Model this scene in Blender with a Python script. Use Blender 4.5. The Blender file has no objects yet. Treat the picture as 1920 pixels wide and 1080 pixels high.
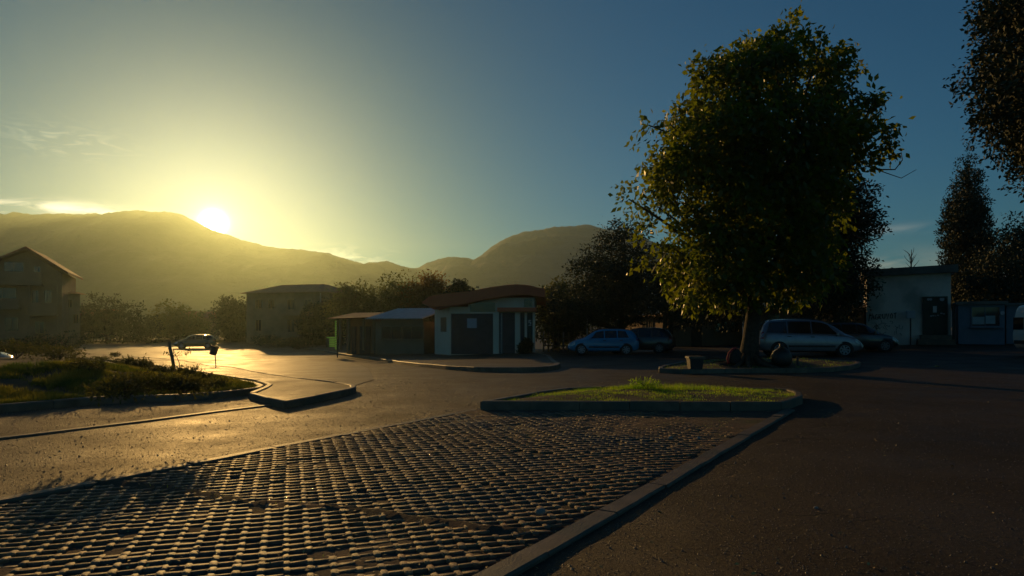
import bpy, math, random
import numpy as np
from mathutils import Vector, Matrix, noise as mnoise

C = bpy.context.scene
COL = C.collection
R = math.radians
random.seed(7)
F, CU, HV, EYE = 1280.0, 960.0, 612.0, 1.35      # focal length and horizon of the photograph, eye height

# ------------------------------------------------------------------ camera
cam_d = bpy.data.cameras.new('camera'); cam = bpy.data.objects.new('camera', cam_d); COL.objects.link(cam)
cam.location = (0, 0, EYE); cam.rotation_euler = (R(90), 0, 0)
cam_d.sensor_width = 36; cam_d.lens = 24; cam_d.shift_y = (HV-540)/1920.0
cam_d.clip_start = 0.05; cam_d.clip_end = 30000
C.camera = cam

# ------------------------------------------------------------------ sun, sky, exposure
SUN_AZ, SUN_EL, DISC_EL = -23.63, 9.8, 7.9
def direction(az, el):
    a, e = R(az), R(el)
    return Vector((math.sin(a)*math.cos(e), math.cos(a)*math.cos(e), math.sin(e)))
sl = bpy.data.lights.new('sun', 'SUN'); sl.energy = 2.15; sl.angle = R(0.5); sl.color = (1.0, 0.57, 0.17)
so = bpy.data.objects.new('sun', sl); COL.objects.link(so)
so.rotation_euler = direction(SUN_AZ, SUN_EL).to_track_quat('Z', 'Y').to_euler()

W = bpy.data.worlds.new('World'); C.world = W; W.use_nodes = True
nt = W.node_tree; nt.nodes.clear()
def N(t, **k):
    n = nt.nodes.new(t)
    for a, b in k.items(): setattr(n, a, b)
    return n
def L(a, b): nt.links.new(a, b)
def mth(op, a, b=None, c=None, clamp=False):
    n = N('ShaderNodeMath', operation=op); n.use_clamp = clamp
    for i, v in enumerate((a, b, c)):
        if v is None: continue
        if isinstance(v, (int, float)): n.inputs[i].default_value = v
        else: L(v, n.inputs[i])
    return n.outputs[0]
out = N('ShaderNodeOutputWorld'); bg = N('ShaderNodeBackground'); L(bg.outputs[0], out.inputs[0])
sky = N('ShaderNodeTexSky', sky_type='NISHITA'); sky.sun_disc = False
sky.sun_elevation = R(SUN_EL); sky.sun_rotation = R(SUN_AZ)
sky.air_density = 1.0; sky.dust_density = 0.3; sky.ozone_density = 2.5; sky.altitude = 50
SKY = 0.05
sc_ = N('ShaderNodeVectorMath', operation='SCALE'); tint = N('ShaderNodeVectorMath', operation='MULTIPLY'); L(sky.outputs[0], tint.inputs[0]); tint.inputs[1].default_value = (.30, .70, .86); L(tint.outputs[0], sc_.inputs[0]); sc_.inputs['Scale'].default_value = SKY
tc = N('ShaderNodeTexCoord'); nrm = N('ShaderNodeVectorMath', operation='NORMALIZE'); L(tc.outputs['Generated'], nrm.inputs[0])
def ang_to(az, el):
    d = N('ShaderNodeVectorMath', operation='DOT_PRODUCT'); L(nrm.outputs[0], d.inputs[0]); d.inputs[1].default_value = direction(az, el)
    return mth('MULTIPLY', mth('ARCCOSINE', mth('MINIMUM', d.outputs['Value'], 0.9999999)), 57.29578)
ang = ang_to(SUN_AZ, DISC_EL)
acc = sc_.outputs[0]
def near_mul(sig, k):
    global acc
    f = N('ShaderNodeMix'); f.data_type = 'RGBA'; f.blend_type = 'MULTIPLY'
    q_ = mth('DIVIDE', ang, sig); L(mth('POWER', 2.718281828, mth('MULTIPLY', mth('MULTIPLY', q_, q_), -1.0)), f.inputs[0])
    L(acc, f.inputs[6]); f.inputs[7].default_value = (*k, 1); acc = f.outputs[2]
near_mul(24, (.80, .72, .50))
def add_term(fac, colr):
    global acc
    m = N('ShaderNodeVectorMath', operation='SCALE'); m.inputs[0].default_value = colr; L(fac, m.inputs['Scale'])
    a = N('ShaderNodeVectorMath', operation='ADD'); L(acc, a.inputs[0]); L(m.outputs[0], a.inputs[1]); acc = a.outputs[0]
def gauss(x, s):   # exp(-(x/s)^2)
    q = mth('DIVIDE', x, s); return mth('POWER', 2.718281828, mth('MULTIPLY', mth('MULTIPLY', q, q), -1.0))
def expo(x, s): return mth('POWER', 2.718281828, mth('DIVIDE', x, -s))
add_term(gauss(ang, 11.0), (0.06, 0.06, 0.16))        # aureole of forward scattered light
add_term(expo(ang, 1.2), (.9, .9, .8))
add_term(gauss(ang, 0.62), (9, 8.5, 7))         # the disc itself, spread by thin air
# thin clouds, laid out by direction (longitude / latitude of the sky)
sep = N('ShaderNodeSeparateXYZ'); L(nrm.outputs[0], sep.inputs[0])
azn = mth('MULTIPLY', mth('ARCTAN2', sep.outputs[0], sep.outputs[1]), 57.29578)
eln = mth('MULTIPLY', mth('ARCSINE', sep.outputs[2]), 57.29578)
cv = N('ShaderNodeCombineXYZ'); L(azn, cv.inputs[0]); L(mth('MULTIPLY', eln, 4.0), cv.inputs[1])
def cloud(scale, az, wa, el, we, lo, hi, colr, amp, dist=0.6):
    nz = N('ShaderNodeTexNoise'); nz.inputs['Scale'].default_value = scale; nz.inputs['Detail'].default_value = 7
    nz.inputs['Distortion'].default_value = dist; L(cv.outputs[0], nz.inputs['Vector'])
    mr = N('ShaderNodeMapRange'); mr.inputs['From Min'].default_value = lo; mr.inputs['From Max'].default_value = hi; L(nz.outputs[0], mr.inputs['Value'])
    m = mth('MULTIPLY', mth('MULTIPLY', gauss(mth('SUBTRACT', azn, az), wa), gauss(mth('SUBTRACT', eln, el), we)), mr.outputs[0])
    add_term(mth('MULTIPLY', m, amp), colr)
cloud(0.35, -34, 7, 8.1, 0.45, .42, .62, (1.0, .78, .5), 0.75)
cloud(0.5, -32.5, 2.2, 8.35, 0.4, .3, .5, (1.0, .8, .5), 0.6)
cloud(0.4, -15, 4, 5.5, 0.7, .45, .62, (1.0, .8, .45), 0.5)
cloud(0.45, -33.5, 3.0, 12.8, 1.0, .48, .75, (.8, .8, .5), 0.28, 1.5)
cloud(0.2, 31, 6, 7.1, 0.3, .35, .6, (.5, .38, .25), 0.30)
cloud(0.25, 28, 9, 4.3, 1.1, .3, .6, (.4, .28, .16), 0.45)
L(acc, bg.inputs['Color']); bg.inputs['Strength'].default_value = 1.0

vs = C.view_settings; vs.view_transform = 'Standard'; vs.look = 'None'; vs.exposure = 0.0; vs.gamma = 1.0; vs.use_curve_mapping = False
C.render.engine = 'CYCLES'
C.cycles.use_denoising = True
C.cycles.max_bounces = 6; C.cycles.diffuse_bounces = 2; C.cycles.glossy_bounces = 2; C.cycles.transmission_bounces = 3
C.cycles.volume_bounces = 0; C.cycles.transparent_max_bounces = 6
C.cycles.sample_clamp_indirect = 4.0; C.cycles.caustics_reflective = False; C.cycles.caustics_refractive = False

# ------------------------------------------------------------------ terrain and pixel helpers
def sm(t): t = min(1, max(0, t)); return t*t*(3-2*t)
def gh(x, y):
    s = sm((y-14)/26.0)
    return s*max(-0.9, min(0.6, 0.031*(x-12)))
def P(u, v, y): return Vector(((u-CU)/F*y, y, EYE-(v-HV)/F*y))
def G(u, v, dz=0.0):
    """ground point (raised dz) seen at pixel u, v"""
    z = dz
    for _ in range(30):
        y = F*(EYE-z)/(v-HV); x = (u-CU)/F*y; z = .5*z+.5*(gh(x, y)+dz)
    return Vector((x, y, z))

# ------------------------------------------------------------------ mesh helpers
class MB:
    def __init__(s): s.v = []; s.f = []
    def add(s, vs_, fs_):
        o = len(s.v); s.v += [tuple(p) for p in vs_]; s.f += [tuple(i+o for i in f) for f in fs_]
    def box(s, c, d, rz=0.0, M=None):
        x, y, z = d[0]/2, d[1]/2, d[2]/2
        m = Matrix.Translation(c) @ Matrix.Rotation(rz, 4, 'Z') if M is None else M @ Matrix.Translation(c)
        ps = [m @ Vector(p) for p in ((-x,-y,-z),(x,-y,-z),(x,y,-z),(-x,y,-z),(-x,-y,z),(x,-y,z),(x,y,z),(-x,y,z))]
        s.add(ps, [(0,3,2,1),(4,5,6,7),(0,1,5,4),(1,2,6,5),(2,3,7,6),(3,0,4,7)])
        return s
    def bbox(s, c, d, b=0.01, rz=0.0):
        """box with chamfered vertical and top edges"""
        x, y, z = d[0]/2, d[1]/2, d[2]/2
        m = Matrix.Translation(c) @ Matrix.Rotation(rz, 4, 'Z')
        def ring(X, Y, Z, k): return [(-X+k,-Y,Z),(X-k,-Y,Z),(X,-Y+k,Z),(X,Y-k,Z),(X-k,Y,Z),(-X+k,Y,Z),(-X,Y-k,Z),(-X,-Y+k,Z)]
        ps = ring(x,y,-z,b)+ring(x,y,z-b,b)+ring(x-b,y-b,z,b)
        s.rings([m @ Vector(p) for p in ps], 8, True)
        return s
    def rings(s, ps, n, cap=True):
        k = len(ps)//n; fs = []
        for a in range(k-1):
            for i in range(n):
                j = (i+1) % n; fs.append((a*n+i, a*n+j, (a+1)*n+j, (a+1)*n+i))
        if cap: fs.append(tuple(range(n-1,-1,-1))); fs.append(tuple((k-1)*n+i for i in range(n)))
        s.add(ps, fs); return s
    def tube(s, pts, rad, n=8, cap=True):
        pts = [Vector(p) for p in pts]
        if isinstance(rad, (int, float)): rad = [rad]*len(pts)
        ps = []; up = None
        for i, p in enumerate(pts):
            t = (pts[min(i+1,len(pts)-1)]-pts[max(i-1,0)]).normalized()
            if up is None: up = Vector((1,0,0)) if abs(t.x) < .8 else Vector((0,1,0))
            a = t.cross(up).normalized(); b = a.cross(t).normalized(); up = b
            for k in range(n):
                w = 2*math.pi*k/n; ps.append(p+(a*math.cos(w)+b*math.sin(w))*rad[i])
        return s.rings(ps, n, cap)
    def lathe(s, prof, c=(0,0,0), n=16, M=None, cap=True):
        ps = []
        for r, z in prof:
            for k in range(n):
                w = 2*math.pi*k/n; q = Vector((r*math.cos(w), r*math.sin(w), z))
                ps.append((M @ q) if M is not None else q+Vector(c))
        return s.rings(ps, n, cap)
    def prism(s, poly, z0, z1):
        """z0/z1 numbers; poly counter clockwise list of (x, y)"""
        n = len(poly)
        ps = [(p[0],p[1],z0) for p in poly]+[(p[0],p[1],z1) for p in poly]
        s.add(ps, [tuple(range(n-1,-1,-1)), tuple(range(n,2*n))]+[(i,(i+1)%n,(i+1)%n+n,i+n) for i in range(n)])
        return s
    def build(s, name, mat, parent=None, smooth=False, **props):
        me = bpy.data.meshes.new(name); me.from_pydata(s.v, [], s.f); me.update()
        if smooth: me.polygons.foreach_set('use_smooth', [True]*len(me.polygons))
        return link(name, me, mat, parent, **props)
def link(name, me, mat, parent=None, **props):
    o = bpy.data.objects.new(name, me); COL.objects.link(o)
    if mat: me.materials.append(mat)
    if parent: o.parent = parent
    for k, v in props.items(): o[k] = v
    return o
def thing(name, label, cat, loc=(0,0,0), rz=0.0, group=None):
    o = bpy.data.objects.new(name, None); COL.objects.link(o); o.empty_display_size = .2
    o.location = loc; o.rotation_euler = (0,0,rz); o['label'] = label; o['category'] = cat
    if group: o['group'] = group
    return o
def tag(o, label, cat, group=None):
    o['label'] = label; o['category'] = cat
    if group: o['group'] = group
    return o
def npmesh(name, verts, quads, mat, parent=None, smooth=False, **props):
    me = bpy.data.meshes.new(name); nv, nf = len(verts), len(quads)
    me.vertices.add(nv); me.vertices.foreach_set('co', np.asarray(verts, np.float32).ravel())
    me.loops.add(nf*4); me.loops.foreach_set('vertex_index', np.asarray(quads, np.int32).ravel())
    me.polygons.add(nf); me.polygons.foreach_set('loop_start', np.arange(0, nf*4, 4, dtype=np.int32))
    me.polygons.foreach_set('loop_total', np.full(nf, 4, np.int32))
    if smooth: me.polygons.foreach_set('use_smooth', [True]*nf)
    me.update(calc_edges=True)
    return link(name, me, mat, parent, **props)
def inpoly(x, y, poly):
    c = False; n = len(poly)
    for i in range(n):
        x1, y1 = poly[i][:2]; x2, y2 = poly[(i+1) % n][:2]
        if (y1 > y) != (y2 > y) and x < (x2-x1)*(y-y1)/(y2-y1)+x1: c = not c
    return c
def ccw(poly):
    a = sum(poly[i][0]*poly[(i+1)%len(poly)][1]-poly[(i+1)%len(poly)][0]*poly[i][1] for i in range(len(poly)))
    return poly if a > 0 else poly[::-1]
def inset(poly, d):
    """offset of a ccw polygon inwards"""
    n = len(poly); r = []
    for i in range(n):
        p0, p1, p2 = [Vector(poly[k % n][:2]) for k in (i-1, i, i+1)]
        a = (p1-p0).normalized(); b = (p2-p1).normalized()
        na = Vector((-a.y, a.x)); nb = Vector((-b.y, b.x)); m = (na+nb)
        m = m/max(.4, m.length_squared/2) if m.length > 1e-6 else na
        r.append((p1.x+m.x*d, p1.y+m.y*d))
    return r
def smooth_poly(poly, it=2):
    for _ in range(it):
        q = []
        for i in range(len(poly)):
            a, b = Vector(poly[i][:2]), Vector(poly[(i+1) % len(poly)][:2])
            q += [tuple(a*.75+b*.25), tuple(a*.25+b*.75)]
        poly = q
    return poly
def kerb_ring(poly, w, h, ground=gh, below=.25, b=.018, ln=.85):
    """raised kerb stones that follow a closed ccw polygon, outer edge on it, open joints between them"""
    n = len(poly); Ps = [[Vector(p[:2]) for p in q] for q in (poly, inset(poly, b), inset(poly, w-b), inset(poly, w))]
    m = MB(); cur = []; acc_ = 0; dh = 0
    def sec(i, t):
        o = [q[i % n].lerp(q[(i+1) % n], t) for q in Ps]; z = ground(o[0].x, o[0].y)
        return [(o[0].x,o[0].y,z-below),(o[0].x,o[0].y,z+h-b+dh),(o[1].x,o[1].y,z+h+dh),(o[2].x,o[2].y,z+h+dh),(o[3].x,o[3].y,z+h-b*.6+dh),(o[3].x,o[3].y,z-below)]
    def flush():
        nonlocal cur, acc_, dh
        if len(cur) > 1: m.rings([p for r in cur for p in r], 6, True)
        cur = []; acc_ = 0; dh = random.uniform(-.006, .006)
    for i in range(n):
        L_ = (Ps[0][(i+1) % n]-Ps[0][i]).length; k = max(1, round(L_/ln)); g = min(.2, .006/max(L_, .01))
        for j in range(k):
            t0, t1 = j/k, (j+1)/k
            if not cur: cur.append(sec(i, t0+g))
            acc_ += L_/k; last_ = acc_ > ln*.8 or (i == n-1 and j == k-1)
            cur.append(sec(i, t1-(g if last_ else 0)))
            if last_: flush()
    return m
def kerb_line(pts, w, h, below=.2, b=.012, step=.5):
    """open kerb along a polyline, centred"""
    q = []
    for a, c in zip(pts[:-1], pts[1:]):
        a, c = Vector(a[:2]), Vector(c[:2]); k = max(1, int((c-a).length/step))
        q += [a+(c-a)*i/k for i in range(k)]
    q.append(Vector(pts[-1][:2])); ps = []
    for i, p in enumerate(q):
        t = (q[min(i+1,len(q)-1)]-q[max(i-1,0)]).normalized(); nn = Vector((-t.y, t.x)); z = gh(p.x, p.y)
        hh = h+random.uniform(-.004,.004); jw = random.uniform(-.006,.006)
        for d, dz in ((-w/2,-below),(-w/2,hh-b),(-w/2+b,hh),(w/2-b,hh),(w/2,hh-b),(w/2,-below)):
            ps.append((p.x+nn.x*(d+jw), p.y+nn.y*(d+jw), z+dz))
    return MB().rings(ps, 6, True)

# ------------------------------------------------------------------ materials
def mat(name, col, rough=.7, col2=None, scale=3.0, bump=0.0, bscale=None, metal=0.0, spec=None, trans=0.0, emit=None, coat=0.0, detail=6, bdist=.02, contrast=(.35,.65), col3=None, scale3=.3):
    m = bpy.data.materials.new(name); m.use_nodes = True; t = m.node_tree; bs = t.nodes['Principled BSDF']
    def n_(k): return t.nodes.new(k)
    bs.inputs['Base Color'].default_value = (*col, 1); bs.inputs['Roughness'].default_value = rough; bs.inputs['Metallic'].default_value = metal
    if spec is not None: bs.inputs['Specular IOR Level'].default_value = spec
    if coat: bs.inputs['Coat Weight'].default_value = coat; bs.inputs['Coat Roughness'].default_value = .08
    co = n_('ShaderNodeTexCoord').outputs['Object']
    if col2 is not None:
        nz = n_('ShaderNodeTexNoise'); nz.inputs['Scale'].default_value = scale; nz.inputs['Detail'].default_value = detail; t.links.new(co, nz.inputs['Vector'])
        rp = n_('ShaderNodeValToRGB'); rp.color_ramp.elements[0].position = contrast[0]; rp.color_ramp.elements[1].position = contrast[1]
        rp.color_ramp.elements[0].color = (*col, 1); rp.color_ramp.elements[1].color = (*col2, 1)
        t.links.new(nz.outputs[0], rp.inputs[0]); last = rp.outputs[0]
        if col3 is not None:
            n3 = n_('ShaderNodeTexNoise'); n3.inputs['Scale'].default_value = scale3; n3.inputs['Detail'].default_value = 5; t.links.new(co, n3.inputs['Vector'])
            mr = n_('ShaderNodeMapRange'); mr.inputs['From Min'].default_value = .48; mr.inputs['From Max'].default_value = .62; t.links.new(n3.outputs[0], mr.inputs['Value'])
            mx = n_('ShaderNodeMix'); mx.data_type = 'RGBA'; t.links.new(mr.outputs[0], mx.inputs[0]); t.links.new(last, mx.inputs[6]); mx.inputs[7].default_value = (*col3, 1); last = mx.outputs[2]
        t.links.new(last, bs.inputs['Base Color'])
    if bump:
        nb = n_('ShaderNodeTexNoise'); nb.inputs['Scale'].default_value = bscale or scale*4; nb.inputs['Detail'].default_value = 8; nb.inputs['Roughness'].default_value = .65; t.links.new(co, nb.inputs['Vector'])
        bp = n_('ShaderNodeBump'); bp.inputs['Strength'].default_value = bump; bp.inputs['Distance'].default_value = bdist
        t.links.new(nb.outputs[0], bp.inputs['Height']); t.links.new(bp.outputs[0], bs.inputs['Normal'])
    if trans:
        tr = n_('ShaderNodeBsdfTranslucent'); ms = n_('ShaderNodeMixShader'); ms.inputs[0].default_value = trans
        g = n_('ShaderNodeMix'); g.data_type = 'RGBA'; g.blend_type = 'MULTIPLY'; g.inputs[0].default_value = 1
        src = bs.inputs['Base Color'].links[0].from_socket if bs.inputs['Base Color'].links else None
        if src: t.links.new(src, g.inputs[6])
        else: g.inputs[6].default_value = (*col, 1)
        g.inputs[7].default_value = (3.3, 3.3, .8, 1)
        t.links.new(g.outputs[2], tr.inputs[0])
        o_ = t.nodes['Material Output']
        t.links.new(bs.outputs[0], ms.inputs[1]); t.links.new(tr.outputs[0], ms.inputs[2]); t.links.new(ms.outputs[0], o_.inputs[0])
    if emit:
        bs.inputs['Emission Color'].default_value = (*emit[0], 1); bs.inputs['Emission Strength'].default_value = emit[1]
    return m

def asphalt_mat(name, c1, c2, rough, bump, wear):
    m = bpy.data.materials.new(name); m.use_nodes = True; t = m.node_tree; bs = t.nodes['Principled BSDF']
    def n_(k): return t.nodes.new(k)
    co = n_('ShaderNodeTexCoord').outputs['Object']
    def noise(s, d=6, r=.6, dist=0):
        z = n_('ShaderNodeTexNoise'); z.inputs['Scale'].default_value = s; z.inputs['Detail'].default_value = d; z.inputs['Roughness'].default_value = r; z.inputs['Distortion'].default_value = dist
        t.links.new(co, z.inputs['Vector']); return z.outputs[0]
    def rng(s, a, b, c=0., d=1.):
        r_ = n_('ShaderNodeMapRange'); t.links.new(s, r_.inputs['Value'])
        for k, v in zip(('From Min','From Max','To Min','To Max'), (a,b,c,d)): r_.inputs[k].default_value = v
        return r_.outputs[0]
    def mul(a, b, op='MULTIPLY'):
        q = n_('ShaderNodeMath'); q.operation = op
        for i, x in enumerate((a, b)):
            if isinstance(x, (int, float)): q.inputs[i].default_value = x
            else: t.links.new(x, q.inputs[i])
        return q.outputs[0]
    rp = n_('ShaderNodeValToRGB'); rp.color_ramp.elements[0].position = .40; rp.color_ramp.elements[1].position = .62
    rp.color_ramp.elements[0].color = (*c1, 1); rp.color_ramp.elements[1].color = (*c2, 1)
    t.links.new(mul(mul(noise(.45, 8, .68), .5), mul(noise(32, 6, .8), .5), 'ADD'), rp.inputs[0])
    vo = n_('ShaderNodeTexVoronoi'); vo.feature = 'DISTANCE_TO_EDGE'; vo.inputs['Scale'].default_value = .28
    wp = n_('ShaderNodeTexNoise'); wp.inputs['Scale'].default_value = 1.2; wp.inputs['Detail'].default_value = 5; t.links.new(co, wp.inputs['Vector'])
    ad = n_('ShaderNodeVectorMath'); ad.operation = 'MULTIPLY_ADD'; t.links.new(wp.outputs[1], ad.inputs[0]); ad.inputs[1].default_value = (1.6,1.6,0); t.links.new(co, ad.inputs[2])
    t.links.new(ad.outputs[0], vo.inputs['Vector'])
    crack = mul(rng(vo.outputs[0], .0, .011, 1., 0.), rng(noise(.5, 2), .47, .56))
    mx = n_('ShaderNodeMix'); mx.data_type = 'RGBA'; t.links.new(mul(crack, .8), mx.inputs[0]); t.links.new(rp.outputs[0], mx.inputs[6]); mx.inputs[7].default_value = (.012,.01,.009,1)
    # pale chips of stone
    v2 = n_('ShaderNodeTexVoronoi'); v2.inputs['Scale'].default_value = 55; t.links.new(co, v2.inputs['Vector'])
    chip = mul(rng(v2.outputs['Distance'], .12, .2, 1., 0.), rng(noise(37, 1), .62, .66))
    m2 = n_('ShaderNodeMix'); m2.data_type = 'RGBA'; t.links.new(mul(chip, wear), m2.inputs[0]); t.links.new(mx.outputs[2], m2.inputs[6]); m2.inputs[7].default_value = (.3,.27,.23,1)
    t.links.new(m2.outputs[2], bs.inputs['Base Color']); bs.inputs['Specular Tint'].default_value = (1, .68, .36, 1); bs.inputs['Specular IOR Level'].default_value = .22
    t.links.new(rng(noise(.8, 6), .3, .7, rough-.06, rough+.14), bs.inputs['Roughness'])
    h = mul(mul(mul(noise(150, 3, .7), .4), mul(noise(28, 6, .75), 1.0), 'ADD'), mul(crack, -.5), 'ADD')
    bp = n_('ShaderNodeBump'); bp.inputs['Strength'].default_value = bump; bp.inputs['Distance'].default_value = .02
    t.links.new(h, bp.inputs['Height'])
    b2 = n_('ShaderNodeBump'); b2.inputs['Strength'].default_value = .35; b2.inputs['Distance'].default_value = .12
    t.links.new(noise(.9, 4, .5), b2.inputs['Height']); t.links.new(bp.outputs[0], b2.inputs['Normal'])
    t.links.new(b2.outputs[0], bs.inputs['Normal'])
    return m

M = {}
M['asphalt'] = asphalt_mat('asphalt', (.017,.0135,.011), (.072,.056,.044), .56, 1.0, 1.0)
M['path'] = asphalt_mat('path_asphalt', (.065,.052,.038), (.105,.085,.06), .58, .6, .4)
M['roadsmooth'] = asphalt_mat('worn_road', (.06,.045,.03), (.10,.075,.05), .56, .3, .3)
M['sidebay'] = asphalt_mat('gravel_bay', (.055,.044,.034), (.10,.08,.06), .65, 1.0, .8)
M['kerb'] = mat('kerb_concrete', (.12,.082,.052), .6, (.19,.135,.09), 5, .6, 60, bdist=.01, col3=(.09,.085,.06), scale3=1.3)
M['paver'] = mat('paver_concrete', (.14,.080,.038), .62, (.31,.18,.088), 9, .9, 130, bdist=.008, col3=(.11,.095,.075), scale3=.7)
M['soil'] = mat('bay_soil', (.06,.036,.022), .95, (.14,.08,.05), 2.2, 1.0, 70, bdist=.015, col3=(.03,.035,.015), scale3=1.1)
M['earth'] = mat('island_earth', (.045,.035,.024), .95, (.085,.065,.04), 3, 1.0, 40, bdist=.03, col3=(.05,.07,.02), scale3=1.0)
M['turf'] = mat('turf', (.04,.04,.015), .95, (.09,.075,.03), 5, 1.0, 35, bdist=.04, col3=(.085,.065,.04), scale3=.8)
M['grass'] = mat('grass_blade', (.09,.19,.015), .5, (.19,.24,.03), 3, trans=.5)
M['vergegrass'] = mat('verge_grass', (.04,.065,.012), .6, (.15,.13,.03), .9, trans=.4, contrast=(.4,.6))
M['farground'] = mat('far_ground', (.05,.045,.03), .95, (.08,.07,.045), .02)
M['hill'] = mat('hill_scrub', (.035,.04,.022), .95, (.06,.058,.045), .02, .8, .05, bdist=8)
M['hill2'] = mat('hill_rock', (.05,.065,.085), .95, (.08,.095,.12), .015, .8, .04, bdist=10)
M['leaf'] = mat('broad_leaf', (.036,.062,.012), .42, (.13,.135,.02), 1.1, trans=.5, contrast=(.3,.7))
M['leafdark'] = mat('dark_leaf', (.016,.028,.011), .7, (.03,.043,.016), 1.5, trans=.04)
M['leafcedar'] = mat('cedar_needle', (.022,.034,.018), .65, (.04,.052,.024), 1.2, trans=.08)
M['leafolive'] = mat('olive_leaf', (.05,.065,.03), .6, (.09,.09,.04), 1.5, trans=.25)
M['leafbrown'] = mat('russet_leaf', (.11,.055,.025), .7, (.15,.085,.04), 1.5, trans=.3)
M['shrub'] = mat('shrub_leaf', (.035,.04,.016), .6, (.065,.06,.024), 2.5, trans=.35)
M['bark'] = mat('bark', (.05,.037,.027), .9, (.095,.072,.05), 9, 1.0, 25, bdist=.04)
M['wood'] = mat('stake_wood', (.13,.09,.05), .8, (.2,.15,.09), 14, .5, 60)
M['plaster'] = mat('grey_plaster', (.74,.62,.56), .85, (.80,.70,.62), 1.1, .4, 25, col3=(.42,.39,.35), scale3=.5)
M['cream'] = mat('cream_plaster', (.20,.155,.10), .85, (.27,.21,.14), 1.1, .4, 25)
M['ochre'] = mat('ochre_plaster', (.26,.145,.08), .85, (.33,.19,.11), .9, .3, 20)
M['white'] = mat('white_plaster', (.78,.60,.45), .8, (.82,.68,.52), 1.3, .3, 25)
M['orange'] = mat('orange_fascia', (.78,.12,.035), .5, (.84,.16,.05), 1.4, .1, 20)
M['rooftile'] = mat('roof_tile', (.2,.085,.05), .8, (.3,.13,.07), 2.2, .8, 14)
M['roofmetal'] = mat('pale_metal_roof', (.33,.34,.34), .5, (.45,.46,.45), 2, .3, 12)
M['roofgrey'] = mat('grey_roof', (.12,.11,.10), .8, (.18,.17,.155), 2, .4, 12)
M['shutter'] = mat('dark_shutter', (.035,.036,.042), .55, (.055,.055,.06), 3, .2, 20)
M['glass'] = mat('dark_glass', (.02,.024,.028), .08, spec=.7)
M['carglass'] = mat('car_glass', (.012,.015,.018), .06, spec=.8)
M['bluepaint'] = mat('blue_paint', (.0,.22,.42), .35, (.0,.24,.46), 6, coat=.8)
M['silverpaint'] = mat('silver_paint', (.20,.19,.225), .32, (.23,.22,.255), 5, metal=.55, coat=.8)
M['blackpaint'] = mat('black_paint', (.014,.016,.02), .28, (.02,.022,.027), 5, coat=.8)
M['whitepaint'] = mat('white_paint', (.62,.60,.56), .35, (.7,.68,.64), 3, coat=.6)
M['greenpaint'] = mat('grey_green_paint', (.04,.06,.045), .5, (.055,.075,.055), 5, metal=.4, coat=.8)
M['rubber'] = mat('rubber', (.016,.016,.016), .8, (.028,.027,.026), 20)
M['trim'] = mat('black_trim', (.02,.02,.021), .6, (.03,.03,.03), 12)
M['rim'] = mat('wheel_rim', (.42,.43,.45), .35, (.5,.5,.52), 8, metal=.7)
M['lampglass'] = mat('lamp_glass', (.6,.6,.58), .12, spec=.8)
M['redlamp'] = mat('red_lamp', (.32,.012,.012), .2, spec=.7)
M['metal'] = mat('grey_metal', (.22,.22,.22), .5, (.3,.3,.29), 8, metal=.6)
M['darkmetal'] = mat('dark_metal', (.03,.03,.032), .6, (.05,.05,.05), 8)
M['doorgreen'] = mat('dark_green_door', (.014,.028,.022), .5, (.022,.04,.03), 3, .2, 20)
M['boxgrey'] = mat('grey_box', (.40,.40,.45), .6, (.46,.46,.5), 5)
M['kioskblue'] = mat('kiosk_blue', (.10,.15,.21), .55, (.13,.18,.24), 2, .2, 16)
M['curtain'] = mat('pale_board', (.30,.36,.38), .7, (.38,.44,.45), 4)
M['paint_black'] = mat('spray_paint', (.015,.015,.02), .6, (.02,.02,.03), 8)
M['paper'] = mat('paper', (.6,.6,.58), .8, (.68,.68,.66), 9)
M['red'] = mat('red_cloth', (.45,.025,.03), .75, (.55,.05,.05), 12, .3, 60)
M['blackcloth'] = mat('black_cloth', (.015,.017,.018), .85, (.03,.03,.03), 14, .4, 60)
M['binplastic'] = mat('dark_pot', (.025,.023,.022), .6, (.045,.04,.036), 9, .3, 40)
M['bag'] = mat('black_plastic_bag', (.015,.018,.017), .35, (.025,.028,.027), 6, .8, 18, bdist=.03)
M['stone'] = mat('pebble', (.22,.2,.17), .8, (.33,.3,.26), 9, .5, 60)
M['paleleaf'] = mat('dry_leaf', (.42,.34,.10), .7, (.30,.16,.06), 3)
M['greenled'] = mat('green_led', (.02,.2,.02), .4, emit=((.34,.58,.08), .17))

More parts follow.
